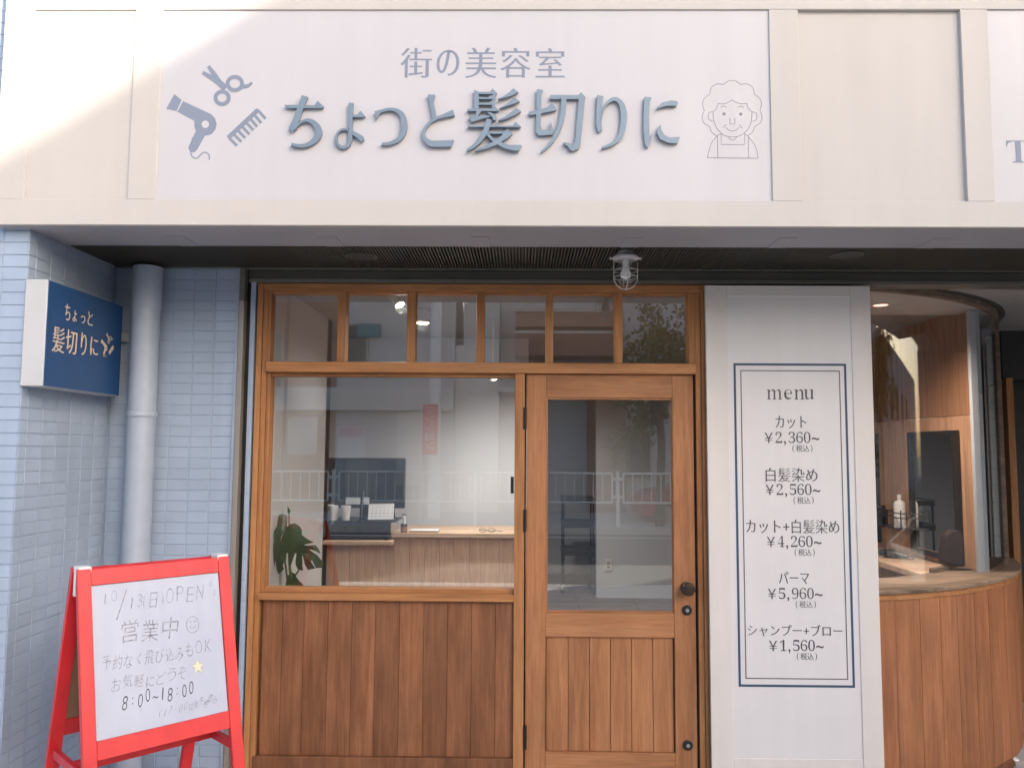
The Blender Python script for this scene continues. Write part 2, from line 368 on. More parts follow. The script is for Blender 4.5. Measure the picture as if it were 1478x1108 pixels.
# ---- tiles
def tile_mesh(w, h, d=.003, ch=.0014):
    me = bpy.data.meshes.new('tile'); a, b = w/2, h/2
    v = [(-a, 0, -b), (a, 0, -b), (a, 0, b), (-a, 0, b), (-a, -d+ch, -b), (a, -d+ch, -b), (a, -d+ch, b), (-a, -d+ch, b),
         (-a+ch, -d, -b+ch), (a-ch, -d, -b+ch), (a-ch, -d, b-ch), (-a+ch, -d, b-ch)]
    f = [(0, 1, 5, 4), (1, 2, 6, 5), (2, 3, 7, 6), (3, 0, 4, 7), (4, 5, 9, 8), (5, 6, 10, 9), (6, 7, 11, 10), (7, 4, 8, 11), (8, 9, 10, 11), (0, 3, 2, 1)]
    me.from_pydata(v, [], f); me.materials.append(MT['tile']); return me
TM = {}
def lay_tiles(parent, cells, rot, limit=296):
    """cells: (x,y,z,w,h) tile centres on the wall face; rot about z"""
    rest = MB()
    for i, (x, y, z, w, h) in enumerate(cells):
        jx, jz, jr = random.gauss(0, .0005), random.gauss(0, .0004), random.gauss(0, .0028)
        if i < limit:
            k = (round(w, 4), round(h, 4))
            if k not in TM: TM[k] = tile_mesh(w, h)
            o = bpy.data.objects.new('tile', TM[k]); C.objects.link(o); o.parent = parent
            o.location = Vector((x, y, z))-ORG[parent.name]+Vector((0, 0, jz)); o.rotation_euler = (jr, jr*.6, rot+random.gauss(0, .004))
        else:
            c, s = math.cos(rot), math.sin(rot); a, b, d = w/2, h/2, .003
            P = [(-a, 0, -b), (a, 0, -b), (a, -d, -b), (-a, -d, -b), (-a, 0, b), (a, 0, b), (a, -d, b), (-a, -d, b)]
            rest.hexa([(x+p[0]*c-p[1]*s, y+p[0]*s+p[1]*c, z+p[2]) for p in P])
    if rest.v: obj('tile', rest, 'tile', parent, kind='stuff')
Z0 = AZ(15, 625, SY) % .05
rows = [Z0+.05*k for k in range(-1, 52) if Z0+.05*k < ZS+.02]
rows_vis = sorted(rows, reverse=True)
# side wall (return) facing the shop
t = thing('tiled_side_wall', 'blue-grey tiled side wall beside the blue projecting sign', 'wall', (SXW-.1, 3.4, 0))
bx('wall_backing', (SXW-.14, SXW+.0, SY+.0065, 3.95, 0, ZS+.0), 'tile_joint', t, 0)
cells = []
ycols = [(SY+.0, .046)]; y = SY+.05
while y < TY-.02: ycols.append((y, min(.096, TY-y-.002))); y += .1
for z in rows_vis:
    for y, w in ycols: cells.append((SXW, y+w/2+.002, z-.025, w, .0455))
cells = [c for c in cells if c[2] > .03]
lay_tiles(t, cells, math.radians(90))
# front of the side wall
t = thing('tiled_front_wall', 'pale blue-grey tiled pier face at the far left edge', 'wall', (-2.5, 3.2, 0))
bx('wall_backing', (-6, SXW-.142, SY+.006, 3.6, 0, 6), 'tile_joint', t, 0)
bx('wall_backing', (SXW-.1415, SXW-.001, SY+.006, 3.3, ZS+.002, 6), 'tile_joint', t, 0)
cells = []
for z in [Z0+.05*k for k in range(68, -1, -1)]:
    x = SXW-.001
    for k in range(4): cells.append((x-.05, SY+.006, z-.025, .0965, .0455)); x -= .1
lay_tiles(t, [c for c in cells if c[2] > .02], 0)
# back wall behind the pipe
XR = AX(333, 700, TY)
t = thing('tiled_back_wall', 'blue-grey tiled wall behind the downpipe, left of the timber shopfront', 'wall', (-1.65, TY, 0))
bx('wall_backing', (SXW, XR, TY, TY+.12, 0, ZS), 'tile_joint', t, 0)
cells = []
xe = [XR-.1*k for k in range(0, 7)]
for z in rows_vis:
    for k in range(6):
        x1 = xe[k]; x0 = max(xe[k+1], SXW+.008)
        if x1-x0 > .02: cells.append((( x0+x1)/2, TY, z-.025, x1-x0-.004, .0455))
lay_tiles(t, [c for c in cells if c[2] > .03], 0)

# ---- shutter rail
a = AX(334, 650, TY-.03); b = AX(347, 650, TY-.03)
t = thing('shutter_rail', 'narrow metal shutter rail left of the timber shopfront', 'rail', (a, TY, 0))
bx('side_flange', (XR, XR+.014, TY-.012, TY+.05, 0, ZS-.002), 'pipe', t, .001)
bx('guide_channel', (XR+.017, XR+.040, TY-.02, TY+.05, 0, 2.30), 'rail_metal', t, .0015)
bx('upper_guide', (XR+.017, XR+.042, TY-.022, TY+.05, 2.302, ZS-.002), 'bead', t, .0015)
bx('dark_groove', (XR+.043, XR+.060, TY+.02, TY+.06, 0, ZS-.002), 'hinge', t, 0)
x0, x1 = XR+.061, AX(362.5, 650, WY)
t = thing('tiled_reveal', 'thin strip of blue-grey tiles between metal rail and timber frame', 'wall', (x0, TY, 0))
bx('wall_backing', (x0, x1, TY+.012, TY+.15, 0, 2.40), 'tile_joint', t, 0)
lay_tiles(t, [((x0+x1)/2, TY+.012, z-.0, x1-x0-.004, .096) for z in [2.34-.1*k for k in range(24)]], 0)

# ---- fascia
t = thing('shop_fascia', 'cream painted fascia with recessed panels above the whole shopfront', 'fascia', (-1.9, FY, ZS))
XL = AX(1, 200, FY); zt = AZ(600, 14, FY); zb = AZ(600, 288.5, FY)
REC = .016
pan = [(AX(42, 150, FY), AX(190, 150, FY)), (AX(230, 150, FY), AX(1112.5, 150, FY)), (AX(1155, 150, FY), AX(1391.5, 150, FY)), (AX(1431, 150, FY), AX(1431, 150, FY)+1.9)]
XE = pan[3][1]+.3
bx('top_rail', (XL, XE, FY, FY+.02, zt, 3.8), 'cream', t, .002)
bx('bottom_rail', (XL, XE, FY, FY+.02, ZS, zb), 'cream', t, .002)
st = [(XL, pan[0][0]), (pan[0][1], pan[1][0]), (pan[1][1], pan[2][0]), (pan[2][1], pan[3][0]), (pan[3][1], XE)]
for a, b in st: bx('stile', (a, b, FY+.0005, FY+.0195, zb+.0003, zt-.0003), 'cream', t, .0015)
bx('recessed_panel', (pan[0][0]-.01, pan[0][1]+.01, FY+.008, FY+.03, zb-.01, zt+.01), 'cream', t, 0)
bx('recessed_panel', (pan[2][0]-.01, pan[2][1]+.01, FY+REC, FY+.04, zb-.01, zt+.01), 'cream', t, 0)
bx('fascia_backing', (XL, XE, FY+.041, FY+.10, ZS+.031, 3.8), 'cream', t, 0)
bx('end_board', (XL-.012, XL-.0005, FY+.002, FY+.10, ZS, 3.8), 'cream', t, .001)
# underside
t = thing('soffit', 'dark louvred soffit with pale front board under the fascia', 'soffit', (0, 3.4, ZS))
YB = at_z(700, 355.5, ZS).y
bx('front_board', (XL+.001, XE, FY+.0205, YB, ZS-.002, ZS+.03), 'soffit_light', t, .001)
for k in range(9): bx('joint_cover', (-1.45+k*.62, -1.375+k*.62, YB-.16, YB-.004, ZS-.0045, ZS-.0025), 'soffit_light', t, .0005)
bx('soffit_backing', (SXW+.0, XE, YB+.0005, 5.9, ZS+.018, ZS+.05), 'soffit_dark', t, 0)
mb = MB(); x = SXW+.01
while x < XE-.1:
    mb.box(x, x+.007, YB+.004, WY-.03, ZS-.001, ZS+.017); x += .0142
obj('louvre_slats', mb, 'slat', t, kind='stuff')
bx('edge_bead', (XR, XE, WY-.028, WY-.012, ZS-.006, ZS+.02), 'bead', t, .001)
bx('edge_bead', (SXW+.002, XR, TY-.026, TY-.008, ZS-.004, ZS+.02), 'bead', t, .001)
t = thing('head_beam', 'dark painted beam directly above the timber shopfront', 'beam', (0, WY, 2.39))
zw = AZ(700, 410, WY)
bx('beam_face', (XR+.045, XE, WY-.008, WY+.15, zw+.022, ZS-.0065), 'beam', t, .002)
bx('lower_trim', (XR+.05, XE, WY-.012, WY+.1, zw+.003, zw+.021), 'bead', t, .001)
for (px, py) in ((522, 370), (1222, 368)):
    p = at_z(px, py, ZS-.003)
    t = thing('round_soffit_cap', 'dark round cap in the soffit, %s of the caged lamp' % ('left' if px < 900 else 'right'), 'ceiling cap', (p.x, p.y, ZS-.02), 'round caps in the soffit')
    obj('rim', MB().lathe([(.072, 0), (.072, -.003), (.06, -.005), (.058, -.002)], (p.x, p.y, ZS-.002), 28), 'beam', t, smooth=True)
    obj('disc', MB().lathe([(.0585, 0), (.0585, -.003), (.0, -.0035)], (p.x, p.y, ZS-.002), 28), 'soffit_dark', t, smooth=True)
# building body above and behind
bx('upper_storey', (-6, 9, FY+.16, 11.5, ZS+.06, 7.5), 'plaster_a', bevel=0)
o = bpy.data.objects['upper_storey']; tag(o, 'upper storey of the shop building behind and above the fascia', 'building')

# ================================================================== sign lettering
t = thing('main_signboard', 'long white signboard with raised blue-grey lettering and printed icons', 'sign', ((pan[1][0]+pan[1][1])/2, FY, zb))
SPY = FY+.007
bx('sign_panel', (pan[1][0]-.01, pan[1][1]+.01, SPY, FY+.038, zb-.01, zt+.01), 'sign_white', t, 0)
SIGN = t
def on_sign(y):
    return lambda u, v, d=0: Vector((u, y+d, v))
def pxy(px, py): p = at(px, py, SPY-.02); return (p.x, p.z)
def pf(px, py): p = at(px, py, SPY-.0008); return (p.x, p.z)
KA = lambda x, y: (400+x/4.927, 50+y/4.927)
KB = lambda x, y: (690+x/4.768, 50+y/4.768)
KC = lambda x, y: (665+x/9.89, 118+y/9.89)
L8 = [
 (KA, [('p', [(48, 497), (135, 498), (262, 500), (285, 467), (327, 508), (320, 518), (72, 520)]),
       ('p', [(172, 428), (216, 440), (206, 462), (190, 500), (152, 610), (108, 690), (80, 660), (110, 600), (140, 520), (165, 455)]),
       ('r', [(120, 672, 12), (150, 632, 14), (200, 606, 20), (250, 618, 32), (288, 660, 42), (290, 710, 44), (255, 755, 36), (205, 782, 26), (150, 788, 22), (98, 776, 18)])]),
 (KA, [('r', [(524, 482, 34), (520, 560, 32), (518, 660, 32), (517, 730, 30), (506, 775, 26), (480, 796, 22), (448, 793, 20), (424, 765, 17), (418, 722, 15), (438, 684, 15), (475, 668, 15), (508, 676, 14)]),
       ('p', [(530, 568), (570, 565), (590, 538), (625, 578), (618, 584), (530, 584)]),
       ('p', [(532, 678), (575, 700), (612, 722), (616, 745), (600, 760), (570, 735), (528, 705)])]),
 (KA, [('p', [(690, 542), (735, 530), (728, 556), (703, 600)]),
       ('r', [(712, 554, 22), (765, 532, 18), (830, 530, 24), (882, 562, 36), (902, 620, 42), (895, 690, 40), (860, 742, 32), (800, 770, 22), (742, 774, 18)])]),
 (KA, [('p', [(1068, 424), (1122, 424), (1118, 440), (1110, 470), (1132, 585), (1104, 596), (1085, 490)]),
       ('r', [(1256, 552, 44), (1190, 572, 26), (1115, 600, 20), (1064, 642, 20), (1040, 694, 22), (1052, 740, 30), (1090, 770, 42), (1140, 774, 44)]),
       ('p', [(1125, 752), (1255, 748), (1238, 795), (1125, 795)])]),
 (KC, [('p', [(190, 105), (255, 140), (258, 388), (190, 388)]),
       ('p', [(240, 140), (415, 140), (452, 90), (515, 155), (505, 170), (240, 170)]),
       ('p', [(250, 218), (395, 218), (430, 180), (478, 222), (478, 243), (250, 243)]),
       ('p', [(250, 298), (395, 298), (437, 265), (485, 305), (490, 325), (250, 325)]),
       ('p', [(458, 150), (500, 165), (482, 395), (440, 395)]),
       ('p', [(90, 388), (430, 388), (475, 345), (540, 398), (538, 414), (95, 416)]),
       ('p', [(225, 410), (300, 410), (240, 492), (400, 478), (430, 496), (290, 530), (165, 572), (152, 572), (112, 492), (203, 489)]),
       ('p', [(372, 428), (430, 438), (490, 468), (512, 508), (500, 546), (470, 548), (440, 492)]),
       ('p', [(530, 243), (600, 213), (690, 150), (752, 92), (822, 148), (740, 190), (640, 224), (540, 248)]),
       ('p', [(548, 376), (640, 328), (770, 222), (842, 280), (735, 322), (640, 350), (555, 386)]),
       ('p', [(530, 548), (620, 505), (710, 438), (790, 372), (860, 422), (760, 480), (640, 530), (540, 556)]),
       ('p', [(95, 624), (740, 627), (780, 572), (858, 638), (850, 647), (100, 645)]),
       ('p', [(370, 525), (440, 545), (432, 600), (402, 690), (365, 770), (280, 870), (185, 950), (88, 992), (80, 974), (190, 885), (285, 750), (340, 640)]),
       ('p', [(385, 716), (640, 714), (640, 742), (390, 743)]),
       ('p', [(625, 715), (668, 675), (738, 738), (700, 780), (640, 822), (560, 876), (480, 916), (350, 962), (210, 990), (198, 975), (380, 900), (490, 842), (580, 770)]),
       ('p', [(372, 745), (400, 742), (455, 800), (560, 862), (680, 902), (868, 908), (862, 928), (825, 990), (720, 976), (600, 942), (500, 884), (420, 822), (368, 762)])]),
 (KB, [('p', [(348, 530), (440, 508), (480, 496), (506, 466), (542, 505), (535, 518), (440, 538), (355, 553)]),
       ('p', [(405, 373), (447, 378), (438, 402), (432, 620), (438, 652), (495, 655), (502, 594), (520, 660), (512, 686), (420, 693), (398, 670), (402, 500)]),
       ('p', [(497, 414), (690, 414), (710, 395), (742, 430), (735, 441), (495, 441)]),
       ('p', [(695, 420), (738, 432), (706, 755), (690, 785), (652, 798), (632, 790), (618, 765), (583, 745), (600, 738), (655, 752), (670, 720)]),
       ('r', [(592, 425, 36), (586, 520, 36), (568, 610, 32), (530, 700, 24), (485, 762, 17), (432, 806, 10)])]),
 (KB, [('p', [(822, 412), (865, 422), (858, 445), (845, 560), (855, 655), (828, 670), (815, 620), (815, 500)]),
       ('r', [(846, 600, 9), (864, 510, 13), (900, 458, 20), (945, 440, 26), (985, 470, 34), (1003, 530, 42), (1002, 610, 42), (982, 688, 36), (935, 742, 24), (855, 776, 11)])]),
 (KB, [('p', [(1148, 425), (1196, 430), (1185, 455), (1178, 560), (1182, 700), (1201, 675), (1190, 740), (1170, 778), (1150, 752), (1140, 650), (1142, 500)]),
       ('p', [(1235, 496), (1265, 466), (1330, 450), (1372, 456), (1378, 470), (1368, 488), (1330, 486), (1290, 488), (1240, 506)]),
       ('p', [(1256, 616), (1262, 650), (1282, 688), (1320, 706), (1390, 702), (1375, 745), (1310, 742), (1252, 716), (1232, 672), (1240, 635)])]),
]
for K, strokes in L8:
    mb = MB()
    for i, (kd, pts) in enumerate(strokes):
        poly = ribbon_poly(pts) if kd == 'r' else pts
        q = [pxy(*K(a, b)) for a, b in poly]
        mb.prism(q, on_sign(0), SPY-.0155-.0004*i, SPY-.004+.00007*i)
    obj('raised_letter', mb, 'letter', SIGN)
mb = MB()
p0 = pf(699, 91); w = (pf(818, 90)[0]-pf(578, 90)[0]); h = pf(700, 70)[1]-pf(700, 112)[1]
for i, ch in enumerate('街の美容室'):
    cxp = [600.5, 646.5, 694, 744, 794][i]; c = pf(cxp, 91)
    ww = (pf(500+[45.5, 33, 46, 44, 42][i], 90)[0]-pf(500, 90)[0]); hh = pf(700, 69)[1]-pf(700, [112, 107, 113, 112, 111][i])[1]
    put_text(mb, ch, on_sign(SPY-.0008), c[0], c[1], ww, hh, kx=.016, ky=-.012)
obj('printed_characters', mb, 'print_blue', SIGN)
def icons(fn, tr, prefix, parent, mat, hole):
    """dryer, scissors and comb drawn in a 0..1177 x 0..1108 field; tr maps field to plane coords"""
    def pl(mb, pts): mb.prism([tr(*p) for p in pts], lambda a, b, d: fn(a, b, d), 0, .0006)
    def rb(mb, pts, z=0): mb.prism([tr(*p) for p in ribbon_poly(pts)], lambda a, b, d: fn(a, b, d), -z, .0006)
    arc = lambda cx, cy, rx, ry, a0, a1, n=10: [(cx+rx*math.cos(math.radians(a0+(a1-a0)*i/n)), cy+ry*math.sin(math.radians(a0+(a1-a0)*i/n))) for i in range(n+1)]
    mb = MB()
    pl(mb, [(150, 388), (222, 448), (172, 555), (68, 535)])
    pl(mb, [(238, 458), (520, 590), (555, 630), (573, 685), (560, 740), (530, 780), (495, 797), (455, 803), (440, 830), (375, 945), (350, 968), (320, 968), (298, 950), (290, 918), (325, 840), (322, 825), (345, 808), (345, 790), (366, 765), (350, 710), (350, 655), (182, 562)])
    rb(mb, [(313, 960, 10), (320, 1000, 10), (345, 1023, 11), (380, 1024, 11), (420, 985, 11), (455, 968, 11), (490, 985, 11), (500, 1015, 11), (497, 1045, 11)], .0002)
    obj(prefix+'hairdryer', mb, mat, parent)
    mb = MB(); mb.prism([tr(*p) for p in arc(460, 690, 37, 37, 0, 345, 23)], lambda a, b, d: fn(a, b, d), -.0004, .0002)
    obj(prefix+'dryer_vent', mb, hole, parent)
    mb = MB()
    rb(mb, [(490, 108, 34), (545, 190, 50), (600, 270, 56), (665, 330, 60)])
    rb(mb, [(432, 172, 34), (500, 212, 44), (570, 255, 50), (650, 320, 64)], .0002)
    for (cx, cy, rx, ry, a0, a1, wd, z) in ((755, 282, 72, 66, 0, 360, 38, .0004), (628, 425, 66, 62, 0, 360, 38, .0006)):
        A = arc(cx, cy, rx, ry, a0, a1, 28); Q = [tr(*p) for p in A]
        ou = [tr(*p) for p in arc(cx, cy, rx+wd/2, ry+wd/2, 0, 360, 28)]; iN = [tr(*p) for p in arc(cx, cy, rx-wd/2, ry-wd/2, 0, 360, 28)]
        for i in range(28):
            mb.add([fn(*ou[i], -z), fn(*ou[i+1], -z), fn(*iN[i+1], -z), fn(*iN[i], -z)], [(0, 1, 2, 3)])
    rb(mb, [(835, 310, 40), (880, 308, 34), (908, 290, 28), (925, 272, 22)], .0008)
    obj(prefix+'scissors', mb, mat, parent)
    mb = MB()
    pl(mb, [(672, 808), (972, 528), (1004, 560), (704, 840)])
    ends = [(1062, 635), (1018, 678), (978, 714), (940, 748), (900, 790), (858, 826), (820, 864), (776, 904)]
    for i, e in enumerate(ends):
        k = i/7; s = (984-k*292, 546+k*272)
        rb(mb, [(s[0], s[1], 26), ((s[0]+e[0])/2, (s[1]+e[1])/2, 27), (e[0], e[1], 27)], .0002+.00003*i)
    obj(prefix+'comb', mb, mat, parent)
icons(lambda a, b, d=0: Vector((a, SPY-.0010+d, b)), lambda x, y: pf(230+x/6.923, 80+y/6.923), 'printed_', SIGN, 'print_blue', 'sign_white')
# line portrait
mb = MB(); KP = lambda x, y: pf(1000+x/8.21, 105+y/8.21)
half = [[(465, 93), (415, 103), (365, 143)], [(365, 143), (290, 133), (222, 175), (200, 258)], [(200, 258), (145, 298), (115, 362), (135, 450)],
        [(135, 450), (110, 520), (130, 595), (200, 640)], [(200, 640), (222, 705), (285, 752)]]
Lp = half+[[(930-x, y) for x, y in q] for q in half]
Lp += [[(245, 460), (280, 425), (300, 362)], [(300, 365), (365, 372), (420, 352), (465, 322)], [(465, 322), (510, 352), (570, 370), (640, 366)], [(640, 366), (655, 415), (700, 465)],
       [(240, 465), (247, 565), (290, 668), (370, 742), (470, 763), (570, 742), (650, 672), (692, 578), (700, 465)],
       [(240, 462), (195, 475), (180, 518), (195, 558), (238, 577)], [(705, 465), (748, 478), (760, 520), (745, 562), (705, 578)],
       [(328, 415), (365, 397), (403, 415)], [(533, 415), (568, 397), (604, 415)], [(390, 648), (428, 682), (472, 692), (515, 680), (550, 648)],
       [(362, 655), (375, 632), (400, 618)], [(548, 618), (567, 632), (582, 658)], [(425, 763), (443, 790), (470, 798), (498, 790), (520, 763)],
       [(335, 725), (285, 752), (215, 850), (172, 1008)], [(775, 1015), (745, 880), (655, 755), (615, 725)]]
for q in Lp: line2d(mb, smooth2([KP(*p) for p in q], 5), .0026, on_sign(SPY-.0008))
for q in ([(440, 540), (440, 610), (497, 610), (497, 540)], [(335, 725), (335, 852), (612, 855), (615, 725)], [(172, 1008), (775, 1015)], [(290, 752), (296, 1005)], [(658, 760), (658, 1010)]):
    line2d(mb, [KP(*p) for p in q], .0026, on_sign(SPY-.0011))
for c in ((370, 490), (568, 492)):
    k = [KP(c[0]+20*math.cos(a*.52), c[1]+20*math.sin(a*.52)) for a in range(12)]; mb.add([on_sign(SPY-.0008)(*q) for q in k], [tuple(range(12))])
obj('printed_portrait', mb, 'print_line', SIGN)

t = thing('neighbour_signboard', 'white signboard cut off at the right edge, letter T visible', 'sign', (pan[3][0]+.5, FY, zb))
bx('sign_panel', (pan[3][0]-.01, pan[3][1]+.01, SPY, FY+.038, zb-.01, zt+.01), 'sign_white', t, 0)
mb = MB(); c = pf(1470, 219)
put_text(mb, '𝐓', on_sign(SPY-.0008), c[0], c[1], pf(1487, 219)[0]-pf(1453, 219)[0], pf(1470, 203)[1]-pf(1470, 235)[1], kx=-.016, ky=-.004)
obj('printed_letter', mb, 'print_blue', t)

# ================================================================== downpipe
px_, py_ = AX(203, 600, 3.68), 3.69
t = thing('downpipe', 'round blue-grey painted downpipe standing beside the blue sign', 'pipe', (px_, py_, 0))
R_ = .062
obj('pipe_tube', MB().lathe([(R_, 0), (R_, 1.755)], (px_, py_, 0), 32), 'pipe', t, smooth=True)
obj('pipe_collar', MB().lathe([(R_, 0), (R_+.005, 0), (R_+.005, .018), (R_+.003, .022), (R_, .022)], (px_, py_, 1.745), 32), 'pipe', t, smooth=True)
obj('pipe_upper', MB().lathe([(R_+.0, 0), (R_+.0, .67)], (px_, py_, 1.767), 32), 'pipe', t, smooth=True)
obj('pipe_socket', MB().lathe([(R_+.001, 0), (R_+.004, .01), (R_+.004, .2)], (px_, py_, 2.243), 32), 'pipe', t, smooth=True)
for z in (.5, 2.13):
    obj('pipe_bracket', MB().box(px_-.015, px_+.015, py_+R_-.004, TY, z, z+.03), 'pipe', t)

# ================================================================== projecting sign
y0, y1 = SY-.01, 3.66
xa = max(SXW+.003, at(33, 403, y0).x)
xb = at(71, 403, y0).x
zt_, zb_ = AZ(71, 403, y0), AZ(65, 557, y0)
t = thing('projecting_sign', 'blue projecting sign box with sand-coloured lettering on the tiled side wall', 'sign', (xa, 3.35, zb_))
obj('sign_box', MB().box(xa, xb-.004, y0, y1, zb_, zt_), 'sign_grey', t, bevel=.004)
obj('sign_face', MB().box(xb-.0035, xb, y0+.004, y1-.002, zb_+.003, zt_-.003), 'blue_face', t)
for z in (zb_+.07, zt_-.10): obj('wall_bracket', MB().box(SXW+.0005, xa+.004, 3.2, 3.5, z, z+.03), 'sign_grey', t)
obj('wall_bracket', MB().box(xa+.03, xb-.02, y1-.002, TY, zt_-.155, zt_-.115), 'sign_grey', t)
FX = lambda u, v, d=0: Vector((xb+.0008-d, u, v))
def fx(px, py): p = at_x(px, py, xb+.001); return (p.y, p.z)
mb = MB(); K6 = lambda x, y: fx(40+x/6.155, 390+y/6.155)
for ch, x0, x1, ya, yb in (('ち', 332, 380, 300, 445), ('ょ', 400, 438, 357, 458), ('っ', 470, 512, 402, 472), ('と', 533, 580, 367, 490),
                           ('髪', 218, 330, 503, 730), ('切', 338, 440, 533, 745), ('り', 472, 524, 556, 758), ('に', 556, 628, 597, 758)):
    ca = K6(x0, (ya+yb)/2); cb = K6(x1, (ya+yb)/2); top = K6((x0+x1)/2, ya); bot = K6((x0+x1)/2, yb)
    put_text(mb, ch, FX, (ca[0]+cb[0])/2, (top[1]+bot[1])/2, cb[0]-ca[0], top[1]-bot[1], kx=.022, ky=-.005)
obj('printed_characters', mb, 'gold', t)
ca, cb = K6(648, 660), K6(768, 665); tp, bt = K6(705, 552), K6(690, 772)
icons(lambda a, b, d=0: Vector((xb+.0012-d, a, b)), lambda x, y: (ca[0]+(cb[0]-ca[0])*(x-68)/1000, tp[1]+(bt[1]-tp[1])*(y-95)/950), 'printed_', t, 'gold', 'blue_face')

# ================================================================== caged lamp
lp = at_z(903, 355, ZS); lx, ly = AX(903, 385, 3.42), 3.42
t = thing('caged_bulkhead_lamp', 'white caged marine lamp hanging from the soffit above the door', 'lamp', (lx, ly, 2.29))
obj('lamp_base', MB().lathe([(0, 0), (.030, 0), (.034, -.01), (.043, -.014), (.050, -.020), (.056, -.026), (.056, -.034), (.046, -.040), (.036, -.040), (.036, -.034), (0, -.034)], (lx, ly, ZS-.001), 28), 'lampwhite', t, smooth=True)
for s in (-1, 1): obj('lug', MB().box(lx+s*.062-.008, lx+s*.062+.008, ly-.007, ly+.007, ZS-.036, ZS-.026), 'lampwhite', t, .002)
cg = MB(); zc = ZS-.045; rc = .0515; zl = 2.345
for k in range(4):
    a = k*math.pi/2+.06; c, s = math.cos(a), math.sin(a)
    pts = [(lx+rc*c, ly+rc*s, zc)]+[(lx+rc*c, ly+rc*s, zl)]+[(lx+rc*c*math.cos(q), ly+rc*s*math.cos(q), zl-.052*math.sin(q)) for q in [i*math.pi/2/8 for i in range(1, 9)]]
    cg.tube(pts, .0019, 6)
for z in (ZS-.085, zl): cg.tube([(lx+rc*math.cos(a*math.pi/12), ly+rc*math.sin(a*math.pi/12), z) for a in range(25)], .0019, 6, cap=False)
obj('lamp_cage', cg, 'lampwhite', t, smooth=True)
obj('lamp_globe', MB().lathe([(.036, 0), (.039, -.02), (.039, -.06), (.035, -.085), (.022, -.103), (.0, -.109)], (lx, ly, ZS-.04), 24), 'globe', t, smooth=True)
obj('lamp_bulb', MB().lathe([(.013, 0), (.013, -.03), (.015, -.045), (.022, -.062), (.020, -.078), (.0, -.088)], (lx, ly, ZS-.036), 20), 'whiteplastic', t, smooth=True)

# ================================================================== timber shopfront
YF, YD, YG = WY, WY+.012, WY+.045      # frame face, door face, glass
def X_(px, py=700, Y=None): return AX(px, py, Y or YF)
def Z_(py, px=600, Y=None): return AZ(px, py, Y or YF)
xo0, xo1 = X_(363.5), X_(371.5); zr1, zr0 = Z_(523), Z_(538)
ztop = zw; xR0, xR1 = X_(1006), X_(1022.5)
t = thing('timber_shopfront', 'oak shopfront frame with transom lights, big window and boarded base', 'shopfront', (0, YF, 0))
SF = t
bx('outer_post', (xo0, xo1, YF-.004, YF+.1, 0, ztop), 'frame_v', t)
bx('outer_post', (X_(1014.5), xR1, YF-.004, YF+.1, 0, ztop), 'frame_v', t)
bx('jamb', (xo1+.0005, X_(379), YF+.006, YF+.1, 0, ztop-.036), 'frame_v', t)
bx('jamb', (X_(1006.5), X_(1014.3), YF+.008, YF+.1, 0, ztop-.036), 'frame_v', t)
bx('head_rail', (xo1+.0005, X_(1014.2), YF, YF+.1, ztop-.035, ztop), 'frame_h', t)
bx('transom_rail', (X_(379)+.0005, X_(1006), YF-.012, YF+.1, zr0, zr1), 'frame_h', t, .003)
zg1 = Z_(423.5); 
mull = [(486, 498), (587, 599), (687.5, 699), (787.5, 798.5), (887.5, 899)]
ed = [(384.2, 390)]+mull+[(994, 1006)]
for i, (a, b) in enumerate(ed):
    bx('mullion', (X_(a, 475), X_(b, 475), YF+.010, YF+.07, zr1+.0005, ztop-.0355), 'frame_v', t)
for i in range(6):
    a, b = X_(ed[i][1], 475), X_(ed[i+1][0], 475)
    bx('head_bead', (a, b, YF+.022, YF+.06, zg1, ztop-.0357), 'frame_h', t, .001)
    bx('transom_pane', (a-.004, b+.004, YG, YG+.005, zr1-.004, zg1+.004), 'glass', t, 0)
# big window
xw0, xw1 = X_(384.5), X_(742.5); zw1, zw0 = Z_(543), Z_(850, 560)
zsr1, zsr0 = Z_(856.5, 560), Z_(867, 560)
bx('window_stile', (X_(379)+.0006, xw0, YF+.014, YF+.08, zsr1+.0005, zr0-.0005), 'frame_v', t)
bx('centre_post', (xw1+.0, X_(757), YF-.002, YF+.1, 0.02, zr0-.0005), 'frame_v', t)
bx('window_head_bead', (xw0, xw1, YF+.024, YF+.08, zw1, zr0-.0007), 'frame_h', t, .001)
bx('window_sill_bead', (xw0, xw1, YF+.020, YF+.08, zsr1+.0003, zw0), 'frame_h', t, .001)
bx('sill_rail', (X_(376), xw1-.0005, YF-.004, YF+.09, zsr0, zsr1), 'frame_h', t, .003)
bx('window_pane', (xw0-.004, xw1+.004, YG+.012, YG+.018, zw0-.004, zw1+.004), 'glass', t, 0)
zk = Z_(1093, 560)
seams = [374.5, 403.5, 435, 470, 505, 539.2, 574.5, 609.7, 644.3, 679.5, 714.3, 742.4]
for i in range(11):
    a, b = X_(seams[i], 980), X_(seams[i+1], 980)
    dy = random.uniform(0, .0016)
    o = bx('board', (a+.0006, b-.0006, YF+.018+dy, YF+.045, zk+.0005, zsr0-.0005), 'board_v', t, .0016)
bx('bottom_rail', (X_(376), xw1-.0007, YF+.001, YF+.09, .02, zk), 'board_v', t, .003)
bx('board_backing', (xo1, xw1, YF+.046, YF+.095, .02, zsr0-.003), 'frame_h', t, 0)
bx('latch_plate', (X_(737, 700), X_(741.5, 700), YF+.008, YF+.02, Z_(712, 739), Z_(688, 739)), 'hinge', t, .001)
bx('threshold', (X_(757)+.0003, X_(1014), YF-.02, YF+.12, 0, .03), 'rail_metal', t, .003)

